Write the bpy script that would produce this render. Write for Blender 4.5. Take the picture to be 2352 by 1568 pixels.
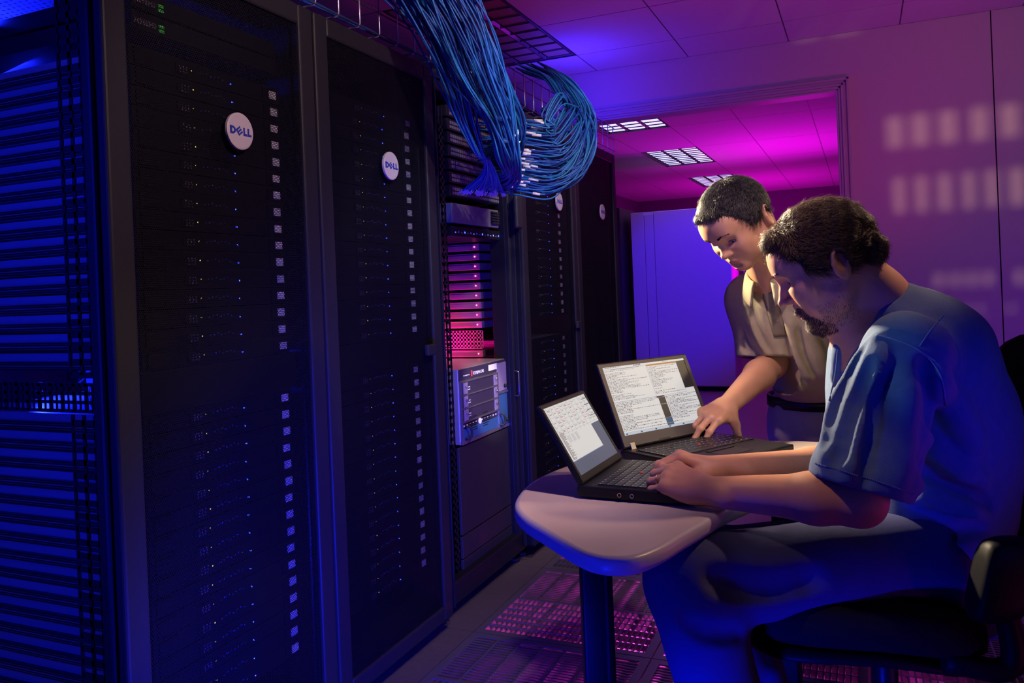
import bpy, math, random
import numpy as np
from mathutils import Vector, Matrix

for o in list(bpy.data.objects):
    bpy.data.objects.remove(o)
SC = bpy.context.scene
COL = SC.collection
random.seed(7)
RNG = np.random.RandomState(7)

# ------------------------------------------------------------------ camera
H = 1.17
FPX, CYPX = 1839.0, 661.2
YAW, ROLL = math.radians(23.64), math.radians(2.35)
cy_, sy_, cr_, sr_ = math.cos(YAW), math.sin(YAW), math.cos(ROLL), math.sin(ROLL)
c_fwd = Vector((-sy_, cy_, 0))
r0_ = Vector((cy_, sy_, 0)); d0_ = Vector((0, 0, -1))
c_right = cr_ * r0_ + sr_ * d0_
c_down = -sr_ * r0_ + cr_ * d0_
cam = bpy.data.cameras.new('camera')
cam.sensor_width = 36.0
cam.lens = FPX / 2352 * 36.0
cam.shift_y = -(784 - CYPX) / 2352
cam.clip_start = 0.02
camo = bpy.data.objects.new('camera', cam)
COL.objects.link(camo)
m = Matrix.Identity(4)
for i in range(3):
    m[i][0] = c_right[i]; m[i][1] = -c_down[i]; m[i][2] = -c_fwd[i]
m[2][3] = H
camo.matrix_world = m
SC.camera = camo

def at(u, v, d):
    """point of the room seen along direction u, v at distance d in front of the camera plane"""
    u, v, d = float(u), float(v), float(d)
    return Vector((0, 0, H)) + d * ((u - 1176) / FPX * c_right + (v - CYPX) / FPX * c_down + c_fwd)

# ------------------------------------------------------------------ world, exposure
w = bpy.data.worlds.new('world'); SC.world = w
w.use_nodes = True
w.node_tree.nodes['Background'].inputs[0].default_value = (0.02, 0.012, 0.05, 1)
w.node_tree.nodes['Background'].inputs[1].default_value = 0.05
vs = SC.view_settings
vs.view_transform = 'Standard'; vs.look = 'None'; vs.exposure = 0.0; vs.gamma = 1.0
vs.use_curve_mapping = False
SC.display_settings.display_device = 'sRGB'
SC.cycles.max_bounces = 6
SC.cycles.diffuse_bounces = 3
SC.cycles.glossy_bounces = 3
SC.cycles.transparent_max_bounces = 12
SC.cycles.sample_clamp_indirect = 4.0
SC.cycles.use_denoising = True

# ------------------------------------------------------------------ lights
def aim(o, loc, to):
    o.location = loc
    d = Vector(to) - Vector(loc)
    o.rotation_euler = d.to_track_quat('-Z', 'Y').to_euler()

def area(name, loc, to, size, power, color, size_y=None, spread=180):
    l = bpy.data.lights.new(name, 'AREA'); l.energy = power; l.color = color
    l.size = size
    if size_y: l.shape = 'RECTANGLE'; l.size_y = size_y
    l.spread = math.radians(spread)
    o = bpy.data.objects.new(name, l); COL.objects.link(o); aim(o, loc, to); return o

def spot(name, loc, to, angle, power, color, radius=0.03, blend=0.4):
    l = bpy.data.lights.new(name, 'SPOT'); l.energy = power; l.color = color
    l.spot_size = math.radians(angle); l.spot_blend = blend; l.shadow_soft_size = radius
    o = bpy.data.objects.new(name, l); COL.objects.link(o); aim(o, loc, to); return o

BLUE = (0.005, 0.012, 1.0)
MAG = (1.0, 0.0, 0.62)
PUR = (0.22, 0.03, 1.0)
WARM = (1.0, 0.72, 0.42)
PINK = (1.0, 0.66, 0.62)
# blue lamp standing left of the row, raking the open side of the first cabinet
area('lamp_blue_side', (-1.75, 0.35, 1.15), (-1.95, 1.2, 1.0), 0.6, 16, BLUE, 1.6)
area('fill_blue_gap', (-1.95, 1.40, 1.015), (-1.65, 1.75, 0.98), 0.12, 14, BLUE, 0.05)  # added inside the cabinet to make the gap holes glow blue
area('fill_blue_top', (-1.95, 1.3, 1.78), (-1.9, 1.5, 1.95), 0.3, 13, BLUE, 0.2)  # added inside the cabinet to light its top panel blue
# low blue light on the cabinet feet, with added spots for shin, table edge and shirt
area('lamp_blue_low', (-0.45, -0.05, 0.35), (-0.9, 1.6, 0.55), 0.5, 2.5, BLUE)
spot('lamp_blue_floor', (-0.50, 0.95, 0.22), (-1.33, 1.75, 0.45), 85, 290, BLUE, 0.1, 0.8)
spot('fill_blue_shin', (-0.45, 0.50, 0.15), (-0.20, 1.40, 0.36), 34, 120, BLUE, 0.06, 0.8)
spot('fill_blue_table', (-0.52, 0.65, 0.42), (-0.44, 1.22, 0.71), 42, 9, BLUE, 0.06, 0.8)
spot('fill_blue_man', (0.95, 0.55, 1.0), (0.14, 1.66, 0.90), 20, 40, BLUE, 0.1, 0.7)  # added spot putting blue into the denim shirt's shadows
# magenta wash on the ceilings and far room
spot('lamp_magenta_ceiling', (0.6, 3.2, 0.5), (-0.4, 3.9, 2.48), 95, 32, (1.0, 0.02, 0.5), 0.1, 0.8)
area('lamp_magenta_far', (-0.5, 8.9, 0.7), (-0.9, 8.0, 2.5), 0.5, 22, (0.85, 0.0, 0.8), None, 110)
area('lamp_magenta_far', (-1.2, 11.2, 0.8), (-1.2, 11.3, 2.5), 0.6, 22, (0.85, 0.0, 0.7), None, 150)
area('lamp_purple_wall', (1.1, 3.3, 0.35), (0.7, 4.75, 0.9), 0.5, 6, (0.32, 0.05, 1.0))
area('lamp_blue_ceiling', (-1.55, 4.25, 2.12), (-1.25, 4.4, 2.48), 0.2, 5.0, (0.05, 0.02, 1.0))
spot('lamp_blue_far', (-0.9, 6.4, 1.9), (-1.65, 8.5, 1.15), 50, 160, (0.0, 0.004, 1.0), 0.08, 0.7)
for (x, y) in ((-0.95, 2.75), (-0.65, 2.0), (-0.45, 3.1), (0.15, 2.8)):
    l = bpy.data.lights.new('lamp_under_floor', 'POINT'); l.energy = 11; l.color = (1.0, 0.05, 0.7); l.shadow_soft_size = 0.03
    o = bpy.data.objects.new('lamp_under_floor', l); COL.objects.link(o); o.location = (x, y, -0.28)
# magenta lamp inside the open cabinet
area('lamp_magenta_rack', (-1.80, 2.95, 0.93), (-1.80, 3.2, 0.98), 0.12, 1.5, (1.0, 0.0, 0.3))
# warm key from upper left onto the two faces
spot('lamp_warm_key', (-1.05, 2.45, 1.66), (-0.14, 1.98, 1.22), 50, 640, (1.0, 0.78, 0.50), 0.04, 0.9)
# pinkish lamp from the right onto the table, arms and upper wall
spot('lamp_pink_table', (0.75, 2.45, 2.40), (-0.50, 1.57, 0.76), 27, 70, (1.0, 0.62, 0.42), 0.03, 0.5)
# pale lamp from the camera side on the cabinet fronts
spot('lamp_pale_front', (0.10, 1.16, 2.30), (-1.33, 2.1, 1.05), 78, 82, (1.0, 0.66, 0.72), 0.04, 0.5)
# added warm spot behind the unseen gobo, throwing rows of soft patches on the back wall
spot('gobo_wall_patches', (1.60, -0.90, 1.90), (0.20, 4.75, 1.95), 40, 330, (1.0, 0.60, 0.42), 0.0018, 0.2)
spot('lamp_wall_glow', (1.6, 3.0, 2.2), (0.35, 4.75, 1.95), 60, 12, (1.0, 0.50, 0.45), 0.1, 0.9)
spot('fill_cool_cables', (0.0, 1.75, 2.05), (-1.15, 2.62, 1.55), 46, 30, (0.80, 0.86, 1.0), 0.03, 0.6)  # added to brighten the blue cables
spot('fill_magenta_chair', (1.15, 1.3, 0.15), (0.15, 1.55, 0.50), 50, 3, (1.0, 0.0, 0.6), 0.05, 0.6)  # added for the magenta under the seat
spot('fill_teal_shirt', (-0.75, 1.15, 1.35), (0.12, 1.50, 1.06), 19, 9, (0.55, 0.85, 1.0), 0.03, 0.5)  # added narrow spot to lift the front edge of the sleeve
spot('fill_white_chassis', (-0.62, 2.15, 1.35), (-1.40, 2.88, 0.755), 15, 75, (1.0, 0.88, 0.92), 0.02, 0.5)  # added to brighten the switch chassis
spot('fill_pale_far_row', (-0.35, 2.75, 2.33), (-1.33, 3.75, 1.05), 66, 75, (1.0, 0.84, 0.92), 0.04, 0.6)  # second pale spot, added to brighten the farther cabinets
spot('fill_pink_trousers', (-0.95, 1.95, 1.60), (-0.12, 2.28, 0.86), 20, 16, (1.0, 0.62, 0.60), 0.03, 0.6)  # added to light the standing man's trousers
spot('fill_magenta_chair', (1.25, 2.4, 0.55), (0.62, 1.72, 0.80), 40, 6, (1.0, 0.0, 0.6), 0.05, 0.6)  # added for the magenta glint on the chair back
spot('lamp_warm_rear', (0.95, 2.95, 1.95), (-0.20, 2.08, 1.24), 26, 42, (1.0, 0.72, 0.40), 0.03, 0.6)
spot('fill_tan_arms', (-0.42, 1.12, 2.05), (-0.10, 1.44, 0.83), 17, 17, (1.0, 0.60, 0.36), 0.03, 0.7)  # added to warm the seated man's forearms
spot('lamp_pale_tags', (-0.25, 1.75, 2.32), (-1.38, 2.33, 0.95), 40, 34, (1.0, 0.88, 0.92), 0.03, 0.6)

# ------------------------------------------------------------------ materials
MATS = {}
def mat(name, color=(0.5, 0.5, 0.5), rough=0.5, metal=0.0, emit=None, estr=0.0, bump=0.0, bscale=200.0,
        vary=0.0, vscale=6.0, spec=0.5, sss=0.0, sheen=0.0):
    if name in MATS: return MATS[name]
    m = bpy.data.materials.new(name); m.use_nodes = True
    nt = m.node_tree; b = nt.nodes['Principled BSDF']
    b.inputs['Base Color'].default_value = (*color, 1)
    b.inputs['Roughness'].default_value = rough
    b.inputs['Metallic'].default_value = metal
    b.inputs['Specular IOR Level'].default_value = spec
    if sss:
        b.inputs['Subsurface Weight'].default_value = sss
        b.inputs['Subsurface Radius'].default_value = (0.012, 0.004, 0.002)
        b.inputs['Subsurface Scale'].default_value = 1.0
    if sheen:
        b.inputs['Sheen Weight'].default_value = sheen
    if emit:
        b.inputs['Emission Color'].default_value = (*emit, 1)
        b.inputs['Emission Strength'].default_value = estr
    if vary or bump:
        tc = nt.nodes.new('ShaderNodeTexCoord')
    if vary:
        n = nt.nodes.new('ShaderNodeTexNoise'); n.inputs['Scale'].default_value = vscale
        n.inputs['Detail'].default_value = 4
        nt.links.new(tc.outputs['Object'], n.inputs['Vector'])
        mx = nt.nodes.new('ShaderNodeMix'); mx.data_type = 'RGBA'
        mx.inputs['A'].default_value = (*[c * (1 - vary) for c in color], 1)
        mx.inputs['B'].default_value = (*[min(1, c * (1 + vary)) for c in color], 1)
        nt.links.new(n.outputs['Fac'], mx.inputs['Factor'])
        nt.links.new(mx.outputs['Result'], b.inputs['Base Color'])
    if bump:
        n2 = nt.nodes.new('ShaderNodeTexNoise'); n2.inputs['Scale'].default_value = bscale
        n2.inputs['Detail'].default_value = 3
        nt.links.new(tc.outputs['Object'], n2.inputs['Vector'])
        bp = nt.nodes.new('ShaderNodeBump'); bp.inputs['Strength'].default_value = bump
        bp.inputs['Distance'].default_value = 0.002
        nt.links.new(n2.outputs['Fac'], bp.inputs['Height'])
        nt.links.new(bp.outputs['Normal'], b.inputs['Normal'])
    MATS[name] = m
    return m

def mathn(nt, op, a, b=None, c=None):
    n = nt.nodes.new('ShaderNodeMath'); n.operation = op
    for i, x in enumerate((a, b, c)):
        if x is None: continue
        if isinstance(x, (int, float)): n.inputs[i].default_value = x
        else: nt.links.new(x, n.inputs[i])
    return n.outputs[0]

def mesh_holes(name, color, pitch, rad, rough=0.4, metal=0.0, axes=('Y', 'Z'), spec=0.5):
    """perforated sheet metal: staggered round holes are really see-through"""
    m = bpy.data.materials.new(name); m.use_nodes = True
    nt = m.node_tree; b = nt.nodes['Principled BSDF']; out = nt.nodes['Material Output']
    b.inputs['Base Color'].default_value = (*color, 1); b.inputs['Roughness'].default_value = rough
    b.inputs['Metallic'].default_value = metal; b.inputs['Specular IOR Level'].default_value = spec
    tc = nt.nodes.new('ShaderNodeTexCoord'); sp = nt.nodes.new('ShaderNodeSeparateXYZ')
    nt.links.new(tc.outputs['Object'], sp.inputs[0])
    u = mathn(nt, 'DIVIDE', sp.outputs[axes[0]], pitch)
    v = mathn(nt, 'DIVIDE', sp.outputs[axes[1]], pitch * 0.866)
    row = mathn(nt, 'FLOOR', v)
    odd = mathn(nt, 'MODULO', mathn(nt, 'ABSOLUTE', row), 2.0)
    u2 = mathn(nt, 'ADD', u, mathn(nt, 'MULTIPLY', odd, 0.5))
    fu = mathn(nt, 'SUBTRACT', mathn(nt, 'FRACT', u2), 0.5)
    fv = mathn(nt, 'MULTIPLY', mathn(nt, 'SUBTRACT', mathn(nt, 'FRACT', v), 0.5), 0.866)
    d = mathn(nt, 'SQRT', mathn(nt, 'ADD', mathn(nt, 'MULTIPLY', fu, fu), mathn(nt, 'MULTIPLY', fv, fv)))
    hole = mathn(nt, 'LESS_THAN', d, rad)
    tr = nt.nodes.new('ShaderNodeBsdfTransparent'); mx = nt.nodes.new('ShaderNodeMixShader')
    nt.links.new(hole, mx.inputs[0]); nt.links.new(b.outputs[0], mx.inputs[1]); nt.links.new(tr.outputs[0], mx.inputs[2])
    nt.links.new(mx.outputs[0], out.inputs[0])
    MATS[name] = m
    return m

def M(n): return MATS[n]

# ------------------------------------------------------------------ mesh builder
class MB:
    def __init__(s): s.v = []; s.f = []; s.m = []; s.sm = []
    def add(s, vs, fs, mi=0, smooth=False):
        b = len(s.v); s.v += [tuple(p) for p in vs]
        for f in fs: s.f.append(tuple(b + i for i in f)); s.m.append(mi); s.sm.append(smooth)
        return s
    def box(s, lo, hi, mi=0):
        (x0, y0, z0), (x1, y1, z1) = lo, hi
        if x0 > x1: x0, x1 = x1, x0
        if y0 > y1: y0, y1 = y1, y0
        if z0 > z1: z0, z1 = z1, z0
        return s.add([(x0,y0,z0),(x1,y0,z0),(x1,y1,z0),(x0,y1,z0),(x0,y0,z1),(x1,y0,z1),(x1,y1,z1),(x0,y1,z1)],
              [(0,3,2,1),(4,5,6,7),(0,1,5,4),(1,2,6,5),(2,3,7,6),(3,0,4,7)], mi)
    def boxf(s, O, ax, ay, az, lo, hi, mi=0):
        """box in a local frame O + x*ax + y*ay + z*az"""
        c = []
        for k in (0, 1):
            for (i, j) in ((0,0),(1,0),(1,1),(0,1)):
                x = (lo[0], hi[0])[i]; y = (lo[1], hi[1])[j]; z = (lo[2], hi[2])[k]
                c.append(O + ax*x + ay*y + az*z)
        return s.add(c, [(0,3,2,1),(4,5,6,7),(0,1,5,4),(1,2,6,5),(2,3,7,6),(3,0,4,7)], mi)
    def tube(s, pts, r, n=6, mi=0, caps=True, smooth=True):
        pts = [Vector(p) for p in pts]; N = len(pts)
        rs = r if isinstance(r, (list, tuple)) else [r] * N
        t0 = (pts[1] - pts[0]).normalized()
        ref = Vector((0, 0, 1)) if abs(t0.z) < 0.9 else Vector((1, 0, 0))
        nx = t0.cross(ref).normalized()
        vs = []
        for i, p in enumerate(pts):
            t = (pts[min(i+1, N-1)] - pts[max(i-1, 0)])
            t = t.normalized() if t.length > 1e-9 else t0
            nx = (nx - t * nx.dot(t)); nx = nx.normalized() if nx.length > 1e-6 else t.orthogonal().normalized()
            ny = t.cross(nx)
            for k in range(n):
                a = 2 * math.pi * k / n
                vs.append(p + rs[i] * (math.cos(a) * nx + math.sin(a) * ny))
        fs = []
        for i in range(N - 1):
            for k in range(n):
                k2 = (k + 1) % n
                fs.append((i*n+k, i*n+k2, (i+1)*n+k2, (i+1)*n+k))
        s.add(vs, fs, mi, smooth)
        if caps:
            b = len(s.v) - N * n
            s.f.append(tuple(b + k for k in range(n))[::-1]); s.m.append(mi); s.sm.append(False)
            s.f.append(tuple(b + (N-1)*n + k for k in range(n))); s.m.append(mi); s.sm.append(False)
        return s
    def cyl(s, a, b, r, n=16, mi=0): return s.tube([a, b], r, n, mi)
    def prism(s, poly, z0, z1, mi=0, frame=None):
        n = len(poly)
        def P(x, y, z):
            return Vector((x, y, z)) if frame is None else frame[0] + frame[1]*x + frame[2]*y + frame[3]*z
        vs = [P(x, y, z0) for x, y in poly] + [P(x, y, z1) for x, y in poly]
        fs = [tuple(range(n))[::-1], tuple(range(n, 2*n))] + [(i, (i+1) % n, n+(i+1) % n, n+i) for i in range(n)]
        return s.add(vs, fs, mi)
    def sphere(s, c, r, nu=12, nv=8, mi=0, ax=None):
        c = Vector(c); rr = r if isinstance(r, (tuple, list)) else (r, r, r)
        ax = ax or (Vector((1,0,0)), Vector((0,1,0)), Vector((0,0,1)))
        vs = []
        for j in range(nv + 1):
            th = math.pi * j / nv
            for i in range(nu):
                ph = 2 * math.pi * i / nu
                vs.append(c + ax[0]*rr[0]*math.sin(th)*math.cos(ph) + ax[1]*rr[1]*math.sin(th)*math.sin(ph) + ax[2]*rr[2]*math.cos(th))
        fs = [(j*nu+i, (j+1)*nu+i, (j+1)*nu+(i+1) % nu, j*nu+(i+1) % nu) for j in range(nv) for i in range(nu)]
        return s.add(vs, fs, mi, True)
    def build(s, name, mats, parent=None, origin=None, bevel=0, seg=2):
        if parent is not None: org = Vector(parent['_o']) if '_o' in parent else parent.location.copy()
        elif origin is not None: org = Vector(origin)
        else:
            a = np.array([tuple(v) for v in s.v]); lo = a.min(0); hi = a.max(0)
            org = Vector(((lo[0]+hi[0])/2, (lo[1]+hi[1])/2, lo[2]))
        me = bpy.data.meshes.new(name)
        me.from_pydata([(v[0]-org[0], v[1]-org[1], v[2]-org[2]) for v in s.v], [], s.f)
        if not isinstance(mats, (list, tuple)): mats = [mats]
        for mm in mats: me.materials.append(MATS[mm] if isinstance(mm, str) else mm)
        me.polygons.foreach_set('material_index', s.m)
        me.polygons.foreach_set('use_smooth', s.sm)
        me.update()
        o = bpy.data.objects.new(name, me); COL.objects.link(o)
        if parent is None: o.location = org
        else:
            o.parent = parent
            o['_o'] = tuple(org)
        if bevel:
            bm = o.modifiers.new('bevel', 'BEVEL'); bm.width = bevel; bm.segments = seg; bm.limit_method = 'ANGLE'
            bm.angle_limit = math.radians(40)
            bm.harden_normals = False
        return o

def tag(o, label, cat, group=None, kind=None):
    o['label'] = label; o['category'] = cat
    if group: o['group'] = group
    if kind: o['kind'] = kind
    return o
def thing(name, loc, label, cat, group=None):
    o = bpy.data.objects.new(name, None); COL.objects.link(o); o.location = Vector(loc)
    o.empty_display_size = 0.05
    return tag(o, label, cat, group)
def struct(o): o['kind'] = 'structure'; return o
def dup(root, loc, label=None, group=None):
    r = root.copy(); COL.objects.link(r); r.location = Vector(loc)
    if label: r['label'] = label
    if group: r['group'] = group
    for ch in list(root.children):
        c = ch.copy(); COL.objects.link(c); c.parent = r
        for g in list(ch.children):
            d = g.copy(); COL.objects.link(d); d.parent = c
    return r
def spline(cps, n):
    """Catmull-Rom through control points"""
    P = [np.array(p, float) for p in cps]
    P = [2*P[0]-P[1]] + P + [2*P[-1]-P[-2]]
    out = []; S = len(P) - 3
    for i in range(n + 1):
        t = i / n * S; k = min(int(t), S-1); t -= k
        a, b, c, d = P[k:k+4]
        out.append(0.5*((2*b)+(-a+c)*t+(2*a-5*b+4*c-d)*t*t+(-a+3*b-3*c+d)*t**3))
    return out
ORD = ['topmost','second','third','fourth','fifth','sixth','seventh','eighth','ninth','tenth','eleventh','twelfth','thirteenth',
       'fourteenth','fifteenth','sixteenth','seventeenth','eighteenth','nineteenth','twentieth']
def text_mesh(txt, size, extrude=0.0004):
    cu = bpy.data.curves.new('t', 'FONT'); cu.body = txt; cu.size = size; cu.extrude = extrude; cu.align_x = 'LEFT'
    o = bpy.data.objects.new('t', cu); COL.objects.link(o)
    dg = bpy.context.evaluated_depsgraph_get()
    me = bpy.data.meshes.new_from_object(o.evaluated_get(dg))
    vs = [v.co.copy() for v in me.vertices]; fs = [tuple(p.vertices) for p in me.polygons]
    bpy.data.objects.remove(o); bpy.data.curves.remove(cu); bpy.data.meshes.remove(me)
    return vs, fs
# ------------------------------------------------------------------ room materials
mat('floor_tile', (0.10, 0.08, 0.085), 0.45, vary=0.25, vscale=40, bump=0.15, bscale=300)
mat('far_floor', (0.30, 0.24, 0.32), 0.35, vary=0.15, vscale=12)
mat('ceiling_tile', (0.62, 0.58, 0.62), 0.9, vary=0.06, vscale=180, bump=0.3, bscale=350)
mat('ceiling_grid', (0.10, 0.08, 0.12), 0.6)
mat('wall_paint', (0.58, 0.50, 0.52), 0.8, vary=0.04, vscale=90, bump=0.15, bscale=250)
mat('trim_paint', (0.50, 0.42, 0.46), 0.45)
mat('dark_gap', (0.01, 0.01, 0.015), 0.9)
mat('far_wall', (0.20, 0.14, 0.22), 0.8, vary=0.05, vscale=30)
mat('cabinet_white', (0.70, 0.70, 0.74), 0.38, vary=0.02, vscale=10)
mat('louver_metal', (0.22, 0.20, 0.24), 0.35, 0.7)
mat('fixture_dark', (0.035, 0.035, 0.045), 0.5)
mat('lamp_lit', (0.8, 0.8, 0.9), 0.5, emit=(0.50, 0.50, 1.0), estr=1.6)
mat('lamp_off', (0.34, 0.24, 0.16), 0.5, vary=0.3, vscale=8)
mat('grate_metal', (0.22, 0.20, 0.23), 0.38, 0.6)
mat('damper_metal', (0.45, 0.42, 0.45), 0.22, 0.9)
mat('subfloor', (0.05, 0.05, 0.06), 0.8)
mat('rubber', (0.012, 0.012, 0.014), 0.6)

CZ = 2.485; WY = 4.75
GX0, GY0, GP, GQ = -1.265, 1.79, 0.62, 0.65
NGX, NGY = 3, 3
gx1, gy1 = GX0 + NGX*GP, GY0 + NGY*GQ
# floor: solid raised-floor tiles around the opening that the grates fill, seams as narrow gaps
b = MB()
def tiles(x0, x1, y0, y1, px=GP, py=GQ, g=0.0012):
    xs = [x0]; k = math.ceil((x0 - GX0) / px + 1e-6)
    while GX0 + k*px < x1 - 1e-6: xs.append(GX0 + k*px); k += 1
    xs.append(x1)
    ys = [y0]; k = math.ceil((y0 - GY0) / py + 1e-6)
    while GY0 + k*py < y1 - 1e-6: ys.append(GY0 + k*py); k += 1
    ys.append(y1)
    for i in range(len(xs)-1):
        for j in range(len(ys)-1):
            b.box((xs[i]+g, ys[j]+g, -0.03), (xs[i+1]-g, ys[j+1]-g, 0))
tiles(-3.4, GX0, -1.2, WY+0.1); tiles(GX0, gx1, -1.2, GY0); tiles(GX0, gx1, gy1, WY+0.1); tiles(gx1, 3.2, -1.2, WY+0.1)
struct(b.build('floor', 'floor_tile', origin=(0, 0, 0)))
b = MB(); b.box((-3.4, -1.2, -0.42), (3.2, WY+0.1, -0.40)); struct(b.build('floor', 'subfloor', origin=(0, 0, -0.42)))
b = MB(); b.box((-4.5, WY+0.1, -0.03), (2.5, 12.9, 0)); struct(b.build('floor', 'far_floor', origin=(0, 9, -0.03)))

# floor grates
def grate_mesh():
    g = MB(); bd = 0.028; w, h = GP-0.004, GQ-0.004; zt, zb = 0.0, -0.018
    g.box((0,0,zb),(w,bd,zt)); g.box((0,h-bd,zb),(w,h,zt)); g.box((0,bd,zb),(bd,h-bd,zt)); g.box((w-bd,bd,zb),(w,h-bd,zt))
    g.box((bd, h*0.5-0.008, zb), (w-bd, h*0.5+0.008, zt))
    # far half: slots long across; near half: slots turned the other way, with thin bars
    nx = 7; x0, x1 = bd, w-bd
    for i in range(1, nx): 
        x = x0+(x1-x0)*i/nx; g.box((x-0.003, h*0.5+0.008, zb), (x+0.003, h-bd, zt))
    ny = 17; y0, y1 = h*0.5+0.008, h-bd
    for j in range(1, ny): 
        y = y0+(y1-y0)*j/ny; g.box((x0, y-0.003, zb+0.004), (x1, y+0.003, zt-0.001))
    ny = 6; y0, y1 = bd, h*0.5-0.008
    for j in range(1, ny):
        y = y0+(y1-y0)*j/ny; g.box((x0, y-0.003, zb), (x1, y+0.003, zt))
    nx = 30
    for i in range(1, nx):
        x = x0+(x1-x0)*i/nx; g.box((x-0.0022, y0, zb+0.004), (x+0.0022, y1, zt-0.001))
    return g
def damper_mesh():
    g = MB()
    for i in range(11):
        x = 0.04 + i*0.052
        vs = [(x,0.03,-0.045),(x+0.030,0.03,-0.075),(x+0.030,GQ-0.04,-0.075),(x,GQ-0.04,-0.045),
              (x-0.001,0.03,-0.047),(x+0.029,0.03,-0.077),(x+0.029,GQ-0.04,-0.077),(x-0.001,GQ-0.04,-0.047)]
        g.add(vs, [(0,1,2,3),(7,6,5,4),(0,4,5,1),(1,5,6,2),(2,6,7,3),(3,7,4,0)])
    g.box((0.01,0.012,-0.08),(GP-0.014,0.024,-0.03)); g.box((0.01,GQ-0.03,-0.08),(GP-0.014,GQ-0.02,-0.03))
    return g
rowname = ['nearest the camera', 'middle row', 'farthest row']
colname = ['beside the cabinet row', 'under the table and the seated man', 'under the office chair at right']
first = None
for i in range(NGX):
    for j in range(NGY):
        loc = (GX0+i*GP+0.002, GY0+j*GQ+0.002, 0)
        lab = 'slotted floor grate %s, %s' % (colname[i], rowname[j])
        if first is None:
            t = thing('floor_grate', loc, lab, 'floor grate', 'slotted floor grates')
            t.location = (0,0,0)
            grate_mesh().build('grille', 'grate_metal', t); damper_mesh().build('damper', 'damper_metal', t)
            t.location = loc; first = t
        else: dup(first, loc, lab)

# ceilings: lay-in tiles with thin dark grid gaps, openings where the light fixtures sit
def ceil(name, x0, x1, y0, y1, gx, gy, px, py, holes, z):
    b = MB(); g = 0.0035
    def cuts(a, c, o, p):
        r = [a]; k = math.ceil((a-o)/p + 1e-6)
        while o + k*p < c - 1e-6: r.append(o+k*p); k += 1
        return r + [c]
    xs, ys = cuts(x0, x1, gx, px), cuts(y0, y1, gy, py)
    for i in range(len(xs)-1):
        for j in range(len(ys)-1):
            cx, cy = (xs[i]+xs[i+1])/2, (ys[j]+ys[j+1])/2
            if any(h[0] < cx < h[1] and h[2] < cy < h[3] for h in holes): continue
            b.box((xs[i]+g, ys[j]+g, z), (xs[i+1]-g, ys[j+1]-g, z+0.015))
            b.box((xs[i]-g, ys[j]-g, z+0.002), (xs[i+1]+g, ys[j]+g, z+0.02), 1)
            b.box((xs[i]-g, ys[j]-g, z+0.002), (xs[i]+g, ys[j+1]+g, z+0.02), 1)
    o = b.build(name, ['ceiling_tile', 'ceiling_grid'], origin=((x0+x1)/2, (y0+y1)/2, z)); struct(o); return o
NF = (-2.008, -1.448, 3.203, 4.371)
ceil('ceiling', -3.4, 3.2, -1.2, WY, -0.328, 3.787, 0.56, 0.584, [NF], CZ)
FF = [(-2.008, -1.448, y, y+1.168) for y in (5.642, 7.978, 10.314)]
ceil('ceiling', -4.5, 2.5, WY+0.12, 12.8, -0.328, 5.642, 0.56, 1.168, FF, CZ)

# ceiling light fixtures (recessed parabolic louver troffers)
def troffer(x0, x1, y0, y1, lit, label):
    t = thing('ceiling_light', ((x0+x1)/2, (y0+y1)/2, CZ), label, 'ceiling light')
    f = MB(); z = CZ; e = 0.014
    f.box((x0+.003,y0+.003,z-0.002),(x0+e,y1-.003,z+0.10)); f.box((x1-e,y0+.003,z-0.002),(x1-.003,y1-.003,z+0.10))
    f.box((x0+e,y0+.003,z-0.002),(x1-e,y0+e,z+0.10)); f.box((x0+e,y1-e,z-0.002),(x1-e,y1-.003,z+0.10))
    f.box((x0+.003,y0+.003,z+0.10),(x1-.003,y1-.003,z+0.11))
    f.build('housing', 'fixture_dark', t)
    l = MB(); X0, X1, Y0, Y1 = x0+e, x1-e, y0+e, y1-e
    for i in range(4):
        x = X0 + (X1-X0)*i/3; w_ = 0.014
        l.add([(x-w_,Y0,z+0.013),(x+w_,Y0,z+0.013),(x,Y0,z+0.002),(x-w_,Y1,z+0.013),(x+w_,Y1,z+0.013),(x,Y1,z+0.002)],
              [(0,2,5,3),(1,4,5,2),(0,3,4,1),(0,1,2),(3,5,4)])
    n = 9
    for j in range(n+1):
        y = Y0 + (Y1-Y0)*j/n; w_ = 0.004
        l.add([(X0,y-w_,z+0.011),(X0,y+w_,z+0.011),(X0,y,z+0.003),(X1,y-w_,z+0.011),(X1,y+w_,z+0.011),(X1,y,z+0.003)],
              [(0,3,5,2),(1,2,5,4),(0,1,4,3),(0,2,1),(3,4,5)])
    l.build('louver', 'fixture_dark' if lit else 'louver_metal', t)
    for i in range(3):
        x = X0 + (X1-X0)*(i+0.5)/3; hw = (X1-X0)/6-0.022
        MB().box((x-hw, Y0+0.004, z+0.013), (x+hw, Y1-0.004, z+0.022)).build('diffuser', 'lamp_lit' if lit else 'lamp_off', t)
    return t
troffer(*NF, False, 'unlit louvered ceiling light in the ceiling behind the hanging blue cables')
troffer(*FF[0], True, 'lit louvered ceiling light in the far room, nearest the door header')
troffer(*FF[1], True, 'lit louvered ceiling light in the far room, second from the door header')
troffer(*FF[2], True, 'lit louvered ceiling light in the far room, half hidden by the standing man\'s hair')

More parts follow.
